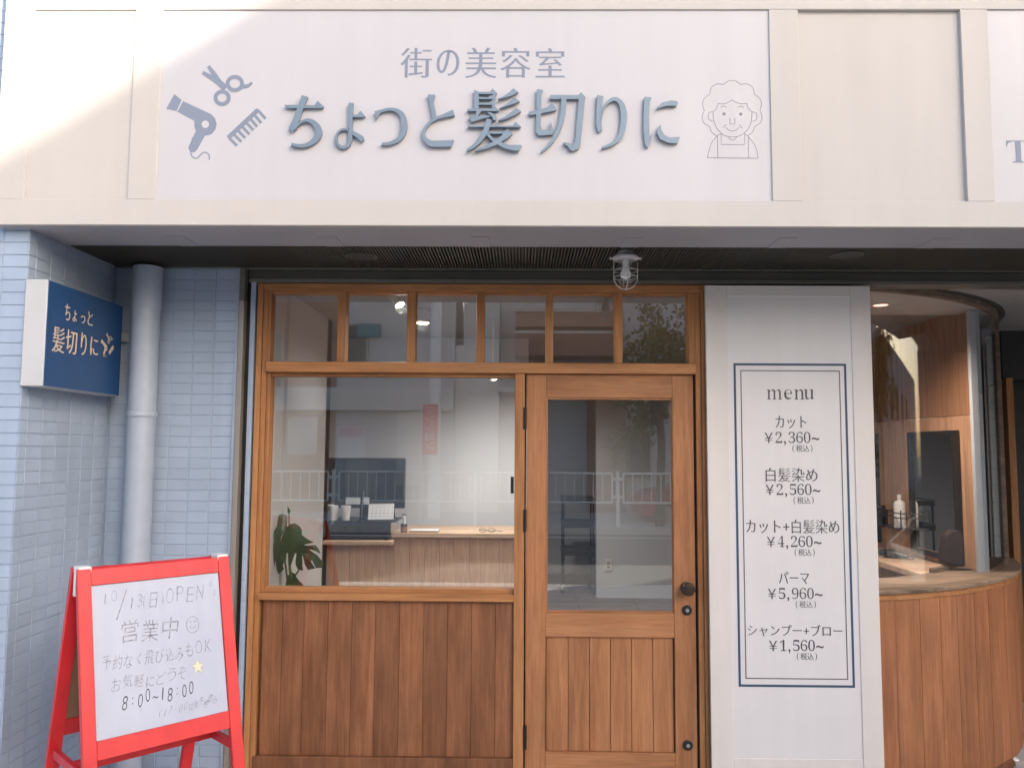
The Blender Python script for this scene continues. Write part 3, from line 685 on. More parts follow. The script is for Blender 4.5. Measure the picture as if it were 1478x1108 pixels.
# ================================================================== door
D0, D1 = X_(759, 800, YD), X_(1003.2, 800, YD); DZ1, DZ0 = Z_(540.2, 880, YD), .036
t = thing('oak_door', 'oak shop door with glass upper half and dark round knob', 'door', ((D0+D1)/2, YD, DZ0))
gx0, gx1 = X_(790.5, 730, YD), X_(970.5, 730, YD); gz1, gz0 = Z_(576.5, 880, YD), Z_(882, 880, YD)
sx0, sx1 = X_(787.5, 900, YD), X_(973.5, 900, YD)
bx('door_stile', (D0, sx0, YD, YD+.04, DZ0, DZ1), 'door_v', t)
bx('door_stile', (sx1, D1, YD, YD+.04, DZ0, DZ1), 'door_v', t)
bx('door_rail', (sx0+.0004, sx1-.0004, YD+.0004, YD+.04, gz1+.009, DZ1), 'door_h', t)
pz1, pz0 = Z_(919.5, 880, YD), Z_(1085.5, 880, YD)
bx('door_rail', (sx0+.0004, sx1-.0004, YD+.0004, YD+.04, pz1, gz0-.009), 'door_h', t)
bx('door_rail', (sx0+.0004, sx1-.0004, YD+.0004, YD+.04, DZ0, pz0), 'door_h', t)
for a, b, c, d in ((sx0+.0005, gx0, gz0-.0085, gz1+.0085), (gx1, sx1-.0005, gz0-.0085, gz1+.0085)): bx('glazing_bead', (a, b, YD+.006, YD+.03, c, d), 'door_v', t, .001)
for c, d in ((gz0-.0085, gz0), (gz1, gz1+.0085)): bx('glazing_bead', (gx0+.0003, gx1-.0003, YD+.006, YD+.03, c, d), 'door_h', t, .001)
bx('door_pane', (gx0-.003, gx1+.003, YD+.016, YD+.021, gz0-.003, gz1+.003), 'glass', t, 0)
sm = [788, 820, 851, 881.5, 912, 943, 973]
for i in range(6):
    a, b = X_(sm[i], 1000, YD), X_(sm[i+1], 1000, YD)
    bx('panel_board', (a+.0008, b-.0008, YD+.011+random.uniform(0, .001), YD+.03, pz0+.0004, pz1-.0004), 'door_v', t, .0028)
bx('panel_backing', (sx0-.01, sx1+.01, YD+.0305, YD+.038, pz0-.01, pz1+.01), 'board_v', t, 0)
kp = at(991, 848, YD)
obj('knob_rose', MB().lathe([(0, -.0), (.030, 0), (.030, .004), (.020, .007), (.012, .008)], (kp.x, kp.y, kp.z), 28, 'Y'), 'bronze', t, smooth=True)
obj('door_knob', MB().lathe([(.011, .006), (.011, .022), (.026, .028), (.031, .036), (.031, .048), (.028, .055), (.012, .058), (0, .058)], (kp.x, kp.y, kp.z), 28, 'Y'), 'bronze', t, smooth=True)
for py in (880, 1074.5):
    q = at(991.5+(0 if py < 900 else 1.2), py, YD)
    o = obj('lock_cylinder', MB().lathe([(.0225, 0), (.0225, .006), (.019, .009), (.009, .009)], (q.x, q.y, q.z), 24, 'Y'), 'black', t, smooth=True)
    obj('key_plug', MB().lathe([(.0088, 0), (.0088, .011), (0, .011)], (q.x, q.y, q.z), 16, 'Y'), 'steel', o, smooth=True)
for a, b in ((588, 619), (735, 767), (1046, 1080)):
    q0, q1 = at(757.5, a, YF), at(757.5, b, YF); c = X_(757.8, (a+b)/2)
    obj('hinge', MB().lathe([(0, 0), (.0075, 0), (.0075, q0.z-q1.z), (0, q0.z-q1.z)], (c, YF-.004, q1.z), 12), 'hinge', t, smooth=True)
bx('gap_stop', (D1+.002, X_(1006.5)-.0005, YD+.03, YD+.06, .03, zr0-.001), 'black', SF, 0)
bx('gap_stop', (D0-.012, D0-.001, YD+.03, YD+.06, .03, zr0-.001), 'black', SF, 0)

# ================================================================== menu pier
PY = 3.755
x0, x1 = AX(1022.5, 750, PY), AX(1265.8, 750, PY)
zt2 = AZ(1135, 412, PY)
t = thing('menu_pier', 'cream panelled pier carrying the printed menu between door and bay window', 'pier', ((x0+x1)/2, PY, 0))
ix0, ix1 = AX(1054, 750, PY), AX(1236.5, 750, PY); iz1, iz0 = AZ(1135, 428, PY), AZ(1150, 1095, PY)
bx('pier_stile', (x0, ix0, PY, PY+.02, 0, zt2), 'cream_lifted', t)
bx('pier_stile', (ix1, x1, PY, PY+.02, 0, zt2), 'cream_lifted', t)
bx('pier_rail', (ix0+.0003, ix1-.0003, PY+.0004, PY+.02, iz1, zt2), 'cream_lifted', t)
bx('pier_rail', (ix0+.0003, ix1-.0003, PY+.0004, PY+.02, 0, iz0), 'cream_lifted', t)
PP = PY+.004
bx('menu_panel', (ix0-.005, ix1+.005, PP, PY+.03, iz0-.005, iz1+.005), 'menu_panel', t, 0)
bx('pier_core', (x0+.001, x1-.001, PY+.031, PY+.32, 0, zt2), 'cream_lifted', t, 0)
MP = lambda u, v, d=0: Vector((u, PP-.0008+d, v))
def pm(px, py): p = at(px, py, PP-.0008); return (p.x, p.z)
def frame_lines(mb, L, R, Tp, B, w):
    mb.add([MP(L-w/2, B-w/2), MP(L+w/2, B-w/2), MP(L+w/2, Tp+w/2), MP(L-w/2, Tp+w/2)], [(0, 1, 2, 3)]); mb.add([MP(R-w/2, B-w/2), MP(R+w/2, B-w/2), MP(R+w/2, Tp+w/2), MP(R-w/2, Tp+w/2)], [(0, 1, 2, 3)])
    for z in (Tp, B): mb.add([MP(L+w/2, z-w/2), MP(R-w/2, z-w/2), MP(R-w/2, z+w/2), MP(L+w/2, z+w/2)], [(0, 1, 2, 3)])
mb = MB(); frame_lines(mb, pm(1064, 757)[0], pm(1226, 757)[0], pm(1140, 526)[1], pm(1150, 989.5)[1], .0105); obj('outer_border', mb, 'navy', t)
mb = MB(); frame_lines(mb, pm(1073, 757)[0], pm(1217.5, 757)[0], pm(1140, 535)[1], pm(1150, 979)[1], .0045); obj('inner_border', mb, 'print_dark', t)
def done(nm, bag=[None]):
    global mb
    obj(nm, mb, 'print_dark', t); mb = MB()
mb = MB()
def mt(body, cx, cy, w, h, kx, ky):
    c = pm(cx, cy); a = pm(cx-w/2, cy); b = pm(cx+w/2, cy); u = pm(cx, cy-h/2); v = pm(cx, cy+h/2)
    put_text(mb, body, MP, c[0], c[1], b[0]-a[0], u[1]-v[1], kx, ky)
for ch, cx, w in (('𝐦', 1118, 22), ('𝐞', 1138, 12), ('𝐧', 1154, 15), ('𝐮', 1168, 15)): mt(ch, cx-.3, 569, w, 14.5, -.030, -.004)
done('printed_heading')
ROWS = [('カット', 1141.5, 609, 45, 18, '2,360'), ('白髪染め', 1142.5, 685, 75, 20, '2,560'), ('カット+白髪染め', 1144, 759.5, 135, 20, '4,260'), ('パーマ', 1146, 833.5, 44, 18, '5,960'), ('シャンプー+ブロー', 1147.5, 909.5, 137, 17, '1,560')]
for i, (nm, cx, cy_, w, h, pr) in enumerate(ROWS):
    mt(nm, cx, cy_, w, h, .012, -.009); done('printed_service')
    c2 = 1142.5+i*1.6; y2 = 631+i*75
    mt('¥', c2-33, y2+.5, 12, 15, .004, -.02)
    num = ''.join(chr(0x1D7CE+int(d)) if d.isdigit() else d for d in pr)
    xx = c2-18.5
    done('printed_yen')
    for d in pr:
        if d == ',': mt(',', xx-2, y2+8.5, 3, 6.5, 0, 0); xx += 8
        else: mt(chr(0x1D7CE+int(d)), xx, y2, 9.6, 16, -.026, -.004); xx += 11
    mt('~', c2+34.5, y2+2, 11, 4, 0, .02); done('printed_price')
    mt('(', c2+2.5, y2+16, 2.6, 11, 0, 0); mt('税込', c2+16, y2+15.8, 19, 10, .01, .0); mt(')', c2+29, y2+16, 2.6, 11, 0, 0); done('printed_tax_note')

for k_, (u_, v_) in enumerate(((ix0+.03, iz1-.03), (ix1-.03, iz1-.03), (ix0+.03, iz0+.03), (ix1-.03, iz0+.03))):
    obj('panel_screw', MB().lathe([(.0045, 0), (.0045, .0008), (0, .0012)], (u_, PP, v_), 10, 'Y'), 'cream_lifted', t, smooth=True)
# ================================================================== A-board
al, bl = at(106, 829, 2.72), None
AW, AH = .53, 1.192; LEAN = .25; ang = math.radians(45.8)
ca_, sa_ = math.cos(ang), math.sin(ang)
org = Vector((al.x+ca_*AW/2, al.y+sa_*AW/2, 0))
t = thing('a_frame_sign', 'red folding A-frame sign with handwritten whiteboard on the pavement', 'sandwich board', org, rz=ang)
AS = t
def lean(side, u, s, d=0):          # side -1 front, +1 back; s down the slope from the hinge, d in front of the face
    k = math.hypot(1, LEAN); return Vector((u, side*(s*LEAN/k+.012+d/k), AH-s/k+d*LEAN/k))
SMAX = (AH-.004)*math.hypot(1, LEAN)
def slab(side, u0, u1, s0, s1, d0, d1):
    m = MB(); P = [lean(side, u, s, d) for d in (d0, d1) for u, s in ((u0, s0), (u1, s0), (u1, s1), (u0, s1))]
    return m.hexa(P)
h = AW/2
for sd in (-1, 1):
    fn_ = ('front', 'back')[sd > 0]
    k = 0 if sd < 0 else .0
    for u in (-h+k, h-.043-k): obj(fn_+'_stile', slab(sd, u, u+.043, 0, SMAX, 0, .022), 'red', t, .002)
    obj(fn_+'_rail', slab(sd, -h+.0435, h-.0435, .004, .058, .002, .020), 'red', t, .0015)
    obj(fn_+'_rail', slab(sd, -h+.0435, h-.0435, .548, .606, .002, .020), 'red', t, .0015)
    obj(fn_+'_stretcher', slab(sd, -h+.0435, h-.0435, 1.05, 1.085, .002, .018), 'red', t, .0015)
wb = obj('whiteboard', slab(-1, -h+.044, h-.044, .0585, .5475, .006, .013), 'board', t)
obj('back_board', slab(1, -h+.044, h-.044, .0585, .5475, .006, .013), 'hardboard', t)
for u in (-h+.012, h-.04): obj('side_stay', MB().hexa([Vector(v) for v in ((u, -.165, .535), (u+.018, -.165, .535), (u+.018, .165, .535), (u, .165, .535), (u, -.165, .565), (u+.018, -.165, .565), (u+.018, .165, .565), (u, .165, .565))]), 'red', t, .001)
obj('cross_bar', MB().box(-h+.031, h-.0405, -.02, .0, .533, .568), 'red', t, .001)
for u in (-h+.004, h-.046):
    obj('hinge_clip', MB().box(u, u+.042, -.034, .02, AH-.012, AH+.010), 'whiteplastic', t, .003)
    obj('hinge_clip', MB().box(u-.006 if u < 0 else u+.04, u if u < 0 else u+.046, -.026, -.008, AH-.085, AH+.004), 'whiteplastic', t, .002)
for u in (-h-.004, h-.004): obj('stay_pin', MB().tube([(u-.006, -.15, .55), (u+.012, -.15, .55)], .009, 10), 'whiteplastic', t)
bw, bh = AW-.088, .489
WF = lambda a, b, d=0: lean(-1, -h+.044+a*bw, .0585-b*bh, .0142)     # a across 0..1, b = -down
def wt(body, u, v, w, hh, mat='marker', rot=0, slant=.12, k=-.02, nm='handwriting', jit=.02, asp=None):
    mb = MB(); n = len(body); 
    for i, ch in enumerate(body):
        if ch == ' ': continue
        cw = w/n; c = u-w/2+(i+.5)*cw
        sc_ = {'，': .3, ':': .25, 'ょ': .6}.get(ch, 1)
        pk = 1 if ord(ch) > 0x2000 else .8; kk = k if ord(ch) > 0x2000 else k-.014
        narrow = {':': (.12, .5), '/': (.5, 1.2), '(': (.34, 1.2), ')': (.34, 1.2), '7': (.5, .9), '1': (.14, .9), '~': (.8, .2), '0': (.6, .95), 'に': (.7, .8), 'く': (.4, .8)}.get(ch, (.82*pk, 1))
        put_text(mb, ch, WF, c, -v+random.gauss(0, jit*.5)-rot*(c-u)*0, cw*narrow[0], hh*narrow[1], kx=kk, ky=kk, slant=slant*random.uniform(.3, 1.6), rot=random.gauss(0, .05))
    obj(nm, mb, mat, AS)
wt('10', .13, .085, .13, .075)
wt('/', .215, .14, .16, .17, slant=.1)
wt('13', .32, .155, .12, .085)
wt('(日)', .455, .155, .20, .11)
wt('OPEN', .71, .125, .33, .105)
wt('営業中', .42, .345, .46, .15, k=-.014)
mb = MB(); cx, cy_ = .755, -.355
circ = lambda rx, ry, a0, a1, n=20, ox=0, oy=0: [(cx+ox+rx*math.cos(a0+(a1-a0)*i/n), cy_+oy+ry*math.sin(a0+(a1-a0)*i/n)) for i in range(n+1)]
for q in (circ(.052, .058, 0, 6.28), circ(.026, .026, 3.4, 6.0, 8), circ(.009, .008, .3, 2.9, 6, -.018, .016), circ(.009, .008, .3, 2.9, 6, .02, .016)): line2d(mb, q, .0048, WF)
obj('drawn_smiley', mb, 'marker', t)
wt('予約なく飛び込みもOK', .48, .535, .86, .09, k=-.012)
wt('お気軽にどうぞ', .40, .675, .58, .085, k=-.012)
mb = MB(); S5 = [(.775+(.05 if i % 2 == 0 else .024)*math.sin(i*math.pi/5), -.655+(.052 if i % 2 == 0 else .025)*math.cos(i*math.pi/5)) for i in range(10)]
mb.prism(S5, lambda a, b, d: WF(a, b)+Vector((0, 0, 0)), 0, 0) if False else mb.add([WF(*p) for p in S5]+[WF(.775, -.655)], [(i, (i+1) % 10, 10) for i in range(10)])
obj('drawn_star', mb, 'star', t)
mb = MB(); line2d(mb, [(a, b) for a, b in S5], .004, lambda a, b: lean(-1, -h+.044+a*bw, .0585-b*bh, .0146), closed=True); obj('star_outline', mb, 'marker_pale', t)
wt('8:00~18:00', .46, .80, .56, .09, mat='marker_dark', k=-.0)
wt('(17:00以降予約のみ)', .70, .905, .52, .055, k=-.006, slant=.25)
for (a, b) in ((.93, -.075), (.955, -.15)):
    mb = MB(); line2d(mb, [(a-.012, b-.02), (a+.006, b-.006), (a-.004, b+.006), (a+.014, b+.024)], .0045, WF); obj('drawn_spark', mb, 'marker', t)

# ================================================================== curved bay window
BR = 1.90; BC = Vector((1.22, 3.80+BR, 0))
def arc_pt(r, a): return (BC.x+r*math.sin(a), BC.y-r*math.cos(a))
def arc_block(mb, r0, r1, a0, a1, z0, z1, n=4):
    P = []
    for i in range(n+1):
        a = a0+(a1-a0)*i/n
        for r in (r0, r1):
            x, y = arc_pt(r, a); P += [(x, y, z0), (x, y, z1)]
    fs = []
    for i in range(n):
        o = i*4; p = o+4
        fs += [(o+2, p+2, p+3, o+3), (o, o+1, p+1, p), (o+1, o+3, p+3, p+1), (o, p, p+2, o+2)]
    fs += [(0, 2, 3, 1), (n*4, n*4+1, n*4+3, n*4+2)]
    return mb.add(P, fs)
A_END = math.radians(88)
zs = at(1330, 858, BC.y-BR-.02).z
t = thing('curved_bay_window', 'curved bay window with boarded oak base at the right side', 'bay window', (2.2, 4.0, 0))
BAY = t
da = .112/BR; a = -.17+.004
def px2a(px, py):       # angle on the bay wall seen at a pixel
    best = None
    for i in range(-100, 900):
        aa = i*.0016; x, y = arc_pt(BR, aa); p = Vector((x, y, .5)); d = p-CAM
        sx_ = 739+F*d.dot(RT)/d.dot(FWD)
        if best is None or abs(sx_-px) < best[0]: best = (abs(sx_-px), aa)
        if sx_ > px and i > -90: break
    return best[1]
sms = [px2a(1230, 950), px2a(1262, 950)]+[px2a(p, 950) for p in (1296, 1331.5, 1361, 1386, 1411, 1431)]
while sms[-1] < A_END: sms.append(sms[-1]+da)
for a0, a1 in zip(sms[:-1], sms[1:]):
    dd = random.uniform(0, .002)
    obj('board', arc_block(MB(), BR-.02, BR-dd, a0+.0005, a1-.0005, .012, zs-.043, 4), 'curve_v', t, .0012)
obj('board_backing', arc_block(MB(), BR-.10, BR-.0205, sms[0], A_END, 0, zs-.045, 40), 'frame_h', t)
obj('sill_apron', arc_block(MB(), BR-.03, BR+.006, sms[0], A_END, zs-.042, zs-.012, 40), 'frame_h', t, .0015)
obj('curved_sill', arc_block(MB(), BR-.30, BR+.022, sms[0], A_END+.03, zs-.0115, zs+.006, 48), 'sill', t, .003)
zh = AZ(1258, 412, BC.y-BR)
obj('curved_pane', arc_block(MB(), BR-.062, BR-.056, sms[0], math.radians(61.9), zs+.003, zh+.004, 60), 'bayglass', t, smooth=True)
obj('head_track', arc_block(MB(), BR-.075, BR-.035, sms[0], A_END, zh, zh+.03, 48), 'sill', t, .002)
obj('curved_head', arc_block(MB(), BR-.11, BR-.0, sms[0], A_END, zh+.0305, ZS-.002, 48), 'beam', t, .002)
a_p = math.radians(62)
obj('end_post', arc_block(MB(), BR-.072, BR-.035, a_p, a_p+.022, zs+.003, zh, 3), 'sill', t, .002)
obj('inner_curb', arc_block(MB(), BR-.30, BR-.27, math.radians(38), math.radians(60), zs+.0065, zs+.03, 16), 'sill', t, .002)
# interior ceiling ring
mb = MB(); pts = [(1.2, 3.92)]+[arc_pt(BR-.08, i*.04) for i in range(-3, 60) if arc_pt(BR-.08, i*.04)[1] < 4.66]+[(1.2, 4.66)]
mb.prism([(p[0], p[1]) for p in pts], lambda a, b, d: Vector((a, b, zh+.006+d)), 0, .03)
obj('inner_ceiling', mb, 'bayceil', t)
dl = at_z(1271, 440, zh+.004)
t = thing('bay_downlight', 'small glowing recessed downlight in the bay window ceiling', 'ceiling light', (dl.x, dl.y, zh))
obj('light_rim', MB().lathe([(.052, 0), (.052, -.004), (.038, -.004), (.038, 0)], (dl.x, dl.y, zh+.005), 24), 'whiteplastic', t, smooth=True)
ld = bpy.data.lights.new('downlight_beam', 'SPOT'); ld.energy = 40; ld.spot_size = 2.7; ld.spot_blend = 1; ld.color = (1, .8, .66); ld.shadow_soft_size = .03
lo = bpy.data.objects.new('downlight_beam', ld); C.objects.link(lo); lo.parent = t; lo.location = (0, 0, -.02)
obj('light_disc', MB().lathe([(.0375, 0), (.0375, -.002), (0, -.002)], (dl.x, dl.y, zh+.005), 24), 'lampglow_soft', t, smooth=True)
# salon wall seen through the bay
WX = 2.53
t = thing('salon_partition', 'brown and pale timber partition inside the curved bay window', 'partition', (WX, 6, 0))
zc = at_x(1403, 598, WX).z; 
bx('upper_board', (WX, WX+.02, 4.50, 6.6, zc, 3.2), 'brownwall', t)
bx('lower_board', (WX+.002, WX+.02, 4.502, 6.6, .02, zc-.002), 'lightwall', t)
def mirror(y0, y1, z0, z1, label):
    t = thing('wall_mirror', label, 'mirror', (WX, (y0+y1)/2, z0), 'salon mirrors')
    f = .028
    for r in ((y0, y0+f, z0, z1), (y1-f, y1, z0, z1)): bx('mirror_frame', (WX-.035, WX-.002, r[0], r[1], r[2], r[3]), 'hinge', t)
    for r in ((y0+f+.0005, y1-f-.0005, z0, z0+f), (y0+f+.0005, y1-f-.0005, z1-f, z1)): bx('mirror_frame', (WX-.035, WX-.002, r[0], r[1], r[2], r[3]), 'hinge', t)
    bx('mirror_glass', (WX-.02, WX-.003, y0+f, y1-f, z0+f, z1-f), 'mirror', t, 0)
ya = at_x(1388, 700, WX).y; yb = at_x(1319, 700, WX).y
mirror(ya, yb, at_x(1388, 812, WX).z, at_x(1355, 622, WX).z, 'dark-framed wall mirror right of the wire rack, nearest the white post')
mirror(at_x(1270.5, 700, WX).y, at_x(1270.5, 700, WX).y+.9, at_x(1388, 812, WX).z, at_x(1355, 622, WX).z, 'dark-framed wall mirror cut off by the cream menu pier')
sh = AZ(1272, 812, 4.95)
t = thing('salon_shelf', 'pale timber styling shelf under the mirrors inside the bay', 'shelf', (2.4, 5, sh-.04))
bx('shelf_top', (2.20, WX-.002, 4.50, 6.6, sh-.035, sh), 'counter_h', t, .003)
t = thing('styling_chair', 'dark salon chair back in front of the near mirror', 'chair', (2.25, 4.62, 0))
cx0, cx1 = AX(1358, 790, 4.52), AX(1386, 790, 4.52)
zc0, zc1 = AZ(1370, 812, 4.52), AZ(1370, 765, 4.52)
mb = MB(); prof = [(cx0, zc0), (cx1+.01, zc0-.02), (cx1+.01, zc1-.02), (cx1-.02, zc1+.004), (cx0+.05, zc1+.0), (cx0+.02, zc1-.03)]
mb.prism(prof, lambda a, b, d: Vector((a, 4.50+d, b)), 0, .07); obj('backrest', mb, 'chair', t, .012)
obj('seat', MB().box(cx0-.05, cx1, 4.22, 4.52, .46, .55), 'chair', t, .02)
obj('pedestal', MB().lathe([(.2, 0), (.2, .02), (.03, .04), (.03, .44)], ((cx0+cx1)/2-.02, 4.36, .01), 20), 'steel', t, smooth=True)
# wire rack with a roll and bottle
rz = at_x(1290, 757, WX).z
t = thing('wire_rack', 'black wire rack fixed to the salon wall between the two mirrors', 'rack', (WX-.06, 5.4, rz))
mb = MB(); ra, rb_ = at_x(1314, 750, WX-.05).y, at_x(1283, 750, WX-.05).y
for z in (rz, rz+.07, rz+.17 if False else rz+.10): mb.tube([(WX-.005, ra, z), (WX-.11, ra, z), (WX-.11, rb_, z), (WX-.005, rb_, z)], .004, 6)
for y in (ra, rb_): mb.tube([(WX-.11, y, rz), (WX-.11, y, rz+.12)], .004, 6)
obj('rack_wire', mb, 'black', t)
bx('rack_shelf', (WX-.108, WX-.004, ra+.003, rb_-.003, rz-.004, rz-.001+.004), 'black', t, .001)
y_ = (ra*.6+rb_*.4)
t = thing('white_bottle', 'tall white bottle standing in the wire rack', 'bottle', (WX-.06, y_, rz+.004))
obj('bottle_body', MB().lathe([(0, 0), (.036, 0), (.036, .15), (.030, .165), (.012, .175), (.012, .19)], (WX-.06, y_, rz+.004), 20), 'whiteplastic', t, smooth=True)
obj('bottle_cap', MB().lathe([(.014, 0), (.014, .025), (0, .025)], (WX-.06, y_, rz+.19), 16), 'whiteplastic', t, smooth=True)
y_ = rb_+.05
t = thing('black_jar', 'black squat jar at the left end of the wire rack', 'jar', (WX-.1, y_, rz))
obj('jar_body', MB().lathe([(0, 0), (.045, 0), (.045, .10), (.03, .11), (.03, .13), (0, .13)], (WX-.08, y_, rz-.0), 20), 'black', t, smooth=True)
bx('jar_ledge', (WX-.13, WX-.004, y_-.06, y_+.06, rz-.012, rz-.001), 'black', t, .001)
p = at_z(1291, 801, sh+.02)
t = thing('styling_tool', 'black hair clipper lying on the salon shelf', 'clipper', (p.x, p.y, sh))
mb = MB(); mb.tube([(p.x-.07, p.y+.06, sh+.03), (p.x, p.y, sh+.028), (p.x+.06, p.y-.05, sh+.018)], [.02, .026, .014], 10); obj('clipper_body', mb, 'black', t, smooth=True)
obj('clipper_head', MB().box(p.x+.05, p.x+.085, p.y-.08, p.y-.045, sh+.004, sh+.024), 'steel', t, .003)
# right jamb structures behind the bay glass
wx0, wx1 = AX(1404, 700, 4.62), AX(1425, 700, 4.62)
t = thing('white_post', 'white painted post inside the bay between timber partition and tiled strip', 'post', (wx0, 4.62, 0))
bx('post_front', (AX(1409, 700, 4.46), AX(1419, 700, 4.46), 4.465, 4.495, zs-.3, zh+.0), 'post_paint', t, .003)
bx('post_return', (AX(1420, 700, 4.46)+.001, AX(1426, 700, 4.46), 4.475, 4.495, zs-.3, zh+.0), 'post_paint', t, .003)
t = thing('steel_jamb', 'blue-grey jamb with a vertical strip of white tiles at the bay end', 'door jamb', (3.2, 5.5, 0))
j0, j1 = AX(1428, 700, 5.13), AX(1452, 700, 5.13)
bx('jamb_face', (j0, j1, 5.13, 5.6, zs-.3, zh), 'jamb_grey', t, .002)
bx('jamb_edge', (j0-.012, j0-.001, 5.12, 5.6, zs-.3, zh), 'rail_metal', t, .001)
k0, k1 = AX(1431.5, 700, 5.12), AX(1441.5, 700, 5.12); z = zh-.05
while z > zs-.1:
    bx('tile', (k0, k1, 5.118, 5.1295, z-.102, z), 'white_tile', t, .0015); z -= .105
# recessed entrance at far right; shade under the soffit painted as near-black walls
t = thing('recessed_entrance', 'dark recessed entrance with timber jamb at the right edge', 'doorway', (3.5, 5.6, 0))
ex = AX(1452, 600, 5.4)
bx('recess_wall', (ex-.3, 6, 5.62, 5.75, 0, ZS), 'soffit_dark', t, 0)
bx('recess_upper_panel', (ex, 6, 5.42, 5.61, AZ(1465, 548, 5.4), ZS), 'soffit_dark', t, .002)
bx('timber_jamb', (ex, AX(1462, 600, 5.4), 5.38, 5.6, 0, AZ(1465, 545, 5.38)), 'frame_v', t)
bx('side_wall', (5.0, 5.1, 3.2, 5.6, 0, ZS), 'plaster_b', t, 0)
p = at_z(1462, 1097, .001)
t = thing('pavement_pebble', 'small white stone on the pavement by the bay foot', 'stone', (p.x, p.y, 0))
obj('stone_body', MB().lathe([(0, 0), (.02, .001), (.03, .008), (.024, .017), (.01, .021), (0, .022)], (p.x, p.y, .0), 14), 'whiteplastic', t, smooth=True)

# ================================================================== interior
ZI = 2.425
bx('interior_floor', (-2.0, 2.3, WY+.125, 10.6, -.05, .03), 'floor_in', bevel=0, kind='structure')
bx('interior_ceiling', (-2.0, 5, WY+.10, 10.6, ZI, ZI+.05), 'ceil_in', bevel=0, kind='structure')
IX = AX(391, 700, YG+.1)-.01
bx('interior_wall', (IX-.1, IX, WY+.10, 5.15, .03, ZI), 'wall_in', bevel=0, kind='structure')
bx('interior_wall', (-2.0, AX(464, 700, 5.9), 5.16, 10.6, .03, ZI), 'wall_in', bevel=0, kind='structure')
bx('interior_wall', (IX, 5, 10.5, 10.6, .03, ZI), 'wall_in', bevel=0, kind='structure')
xpw = AX(861, 800, 8.8)
bx('interior_wall', (xpw, WX+.06, 8.8, 8.9, .03, ZI), 'wall_in', bevel=0, kind='structure')
bx('interior_wall', (WX+.0, WX+.06, 6.6, 8.8, .03, ZI), 'wall_in', bevel=0, kind='structure')
t = thing('wall_outlet', 'small white wall socket low on the white partition behind the door', 'socket', (xpw+.2, 8.79, .3))
q = at(878, 815, 8.79); obj('socket_plate', MB().box(q.x-.04, q.x+.04, 8.785, 8.799, q.z-.06, q.z+.06), 'whiteplastic', t, .003)
for dz in (-.02, .02): obj('socket_outlet', MB().box(q.x-.015, q.x+.015, 8.782, 8.7848, q.z+dz-.012, q.z+dz+.012), 'ceil_in', t, .001)
# nibs and the wall behind the counter
bx('interior_wall', (IX, AX(411, 700, 4.15), 4.15, 4.25, .03, ZI), 'wall_in', bevel=0, kind='structure')
bx('interior_wall', (IX+.0, AX(462, 700, 5.15), 5.04, 5.15, .03, ZI), 'wall_in', bevel=0, kind='structure')
bx('interior_wall', (-1.9, AX(762, 700, 5.9), 5.90, 6.0, .03, ZI), 'wall_in', bevel=0, kind='structure')
# reception counter
CY = 5.15; cz = AZ(650, 769, CY)
cx0 = AX(462, 800, CY)
t = thing('reception_counter', 'pale oak reception counter inside the window', 'counter', (0, CY, .03))
n = 13; XC1 = AX(747, 800, CY)-.02; wv = (XC1-cx0)/n
for i in range(n): bx('counter_board', (cx0+i*wv+.0006, cx0+(i+1)*wv-.0006, CY, CY+.02, .03, cz-.0305), 'counter_v', t, .001)
bx('counter_body', (cx0+.01, XC1-.01, CY+.0205, CY+.5, .03, cz-.031), 'counter_v', t, 0)
bx('counter_top', (cx0+.40, XC1+.02, CY-.02, CY+.55, cz-.03, cz), 'counter_h', t, .003)
czl = AZ(500, 780.5, CY-.12)
bx('counter_ledge', (AX(454, 780, CY-.12), AX(565.5, 780, CY-.12), CY-.12, CY+.4, czl-.024, czl), 'counter_h', t, .003)
# cash drawer
d0, d1 = AX(472, 765, CY-.06), AX(563, 765, CY-.06); dz = AZ(500, 753, CY-.06)
t = thing('cash_drawer', 'black cash drawer on the counter ledge under the cups', 'cash drawer', ((d0+d1)/2, CY, czl))
bx('drawer_body', (d0, d1, CY-.06, CY+.28, czl+.006, dz), 'black', t, .003)
bx('drawer_tray', (d0+.006, AX(571, 752, CY-.06), CY-.055, CY+.28, dz+.0005, dz+.006), 'black', t, .001)
for x in (d0+.02, d1-.04): bx('drawer_foot', (x, x+.02, CY-.04, CY-.02, czl, czl+.0055), 'black', t, 0)
bx('drawer_side_trim', (d1+.0005, d1+.004, CY-.05, CY+.27, czl+.01, dz-.004), 'steel', t, 0)
for i, (px, r) in enumerate(((481, .031), (499, .031), (475, .03))):
    yy = CY+.0+(.09 if i == 2 else 0); x = AX(px, 745, yy)
    t = thing('paper_cup', ['white cup on the cash drawer, nearer the plant side', 'white cup on the cash drawer, beside the pen', 'white cup half hidden at the far left behind the other cups'][i], 'cup', (x, yy, dz+.006), 'cups on the cash drawer')
    obj('cup_body', MB().lathe([(0, 0), (r*.8, 0), (r*.92, .04), (r, .085), (r*.95, .0865), (r*.9, .08), (r*.7, .004)], (x, yy, dz+.0065), 24), 'whiteplastic', t, smooth=True)
    obj('cup_lid', MB().lathe([(r*1.04, 0), (r*1.04, .007), (r*.9, .010), (0, .010)], (x, yy, dz+.088), 24), 'paper', t, smooth=True)
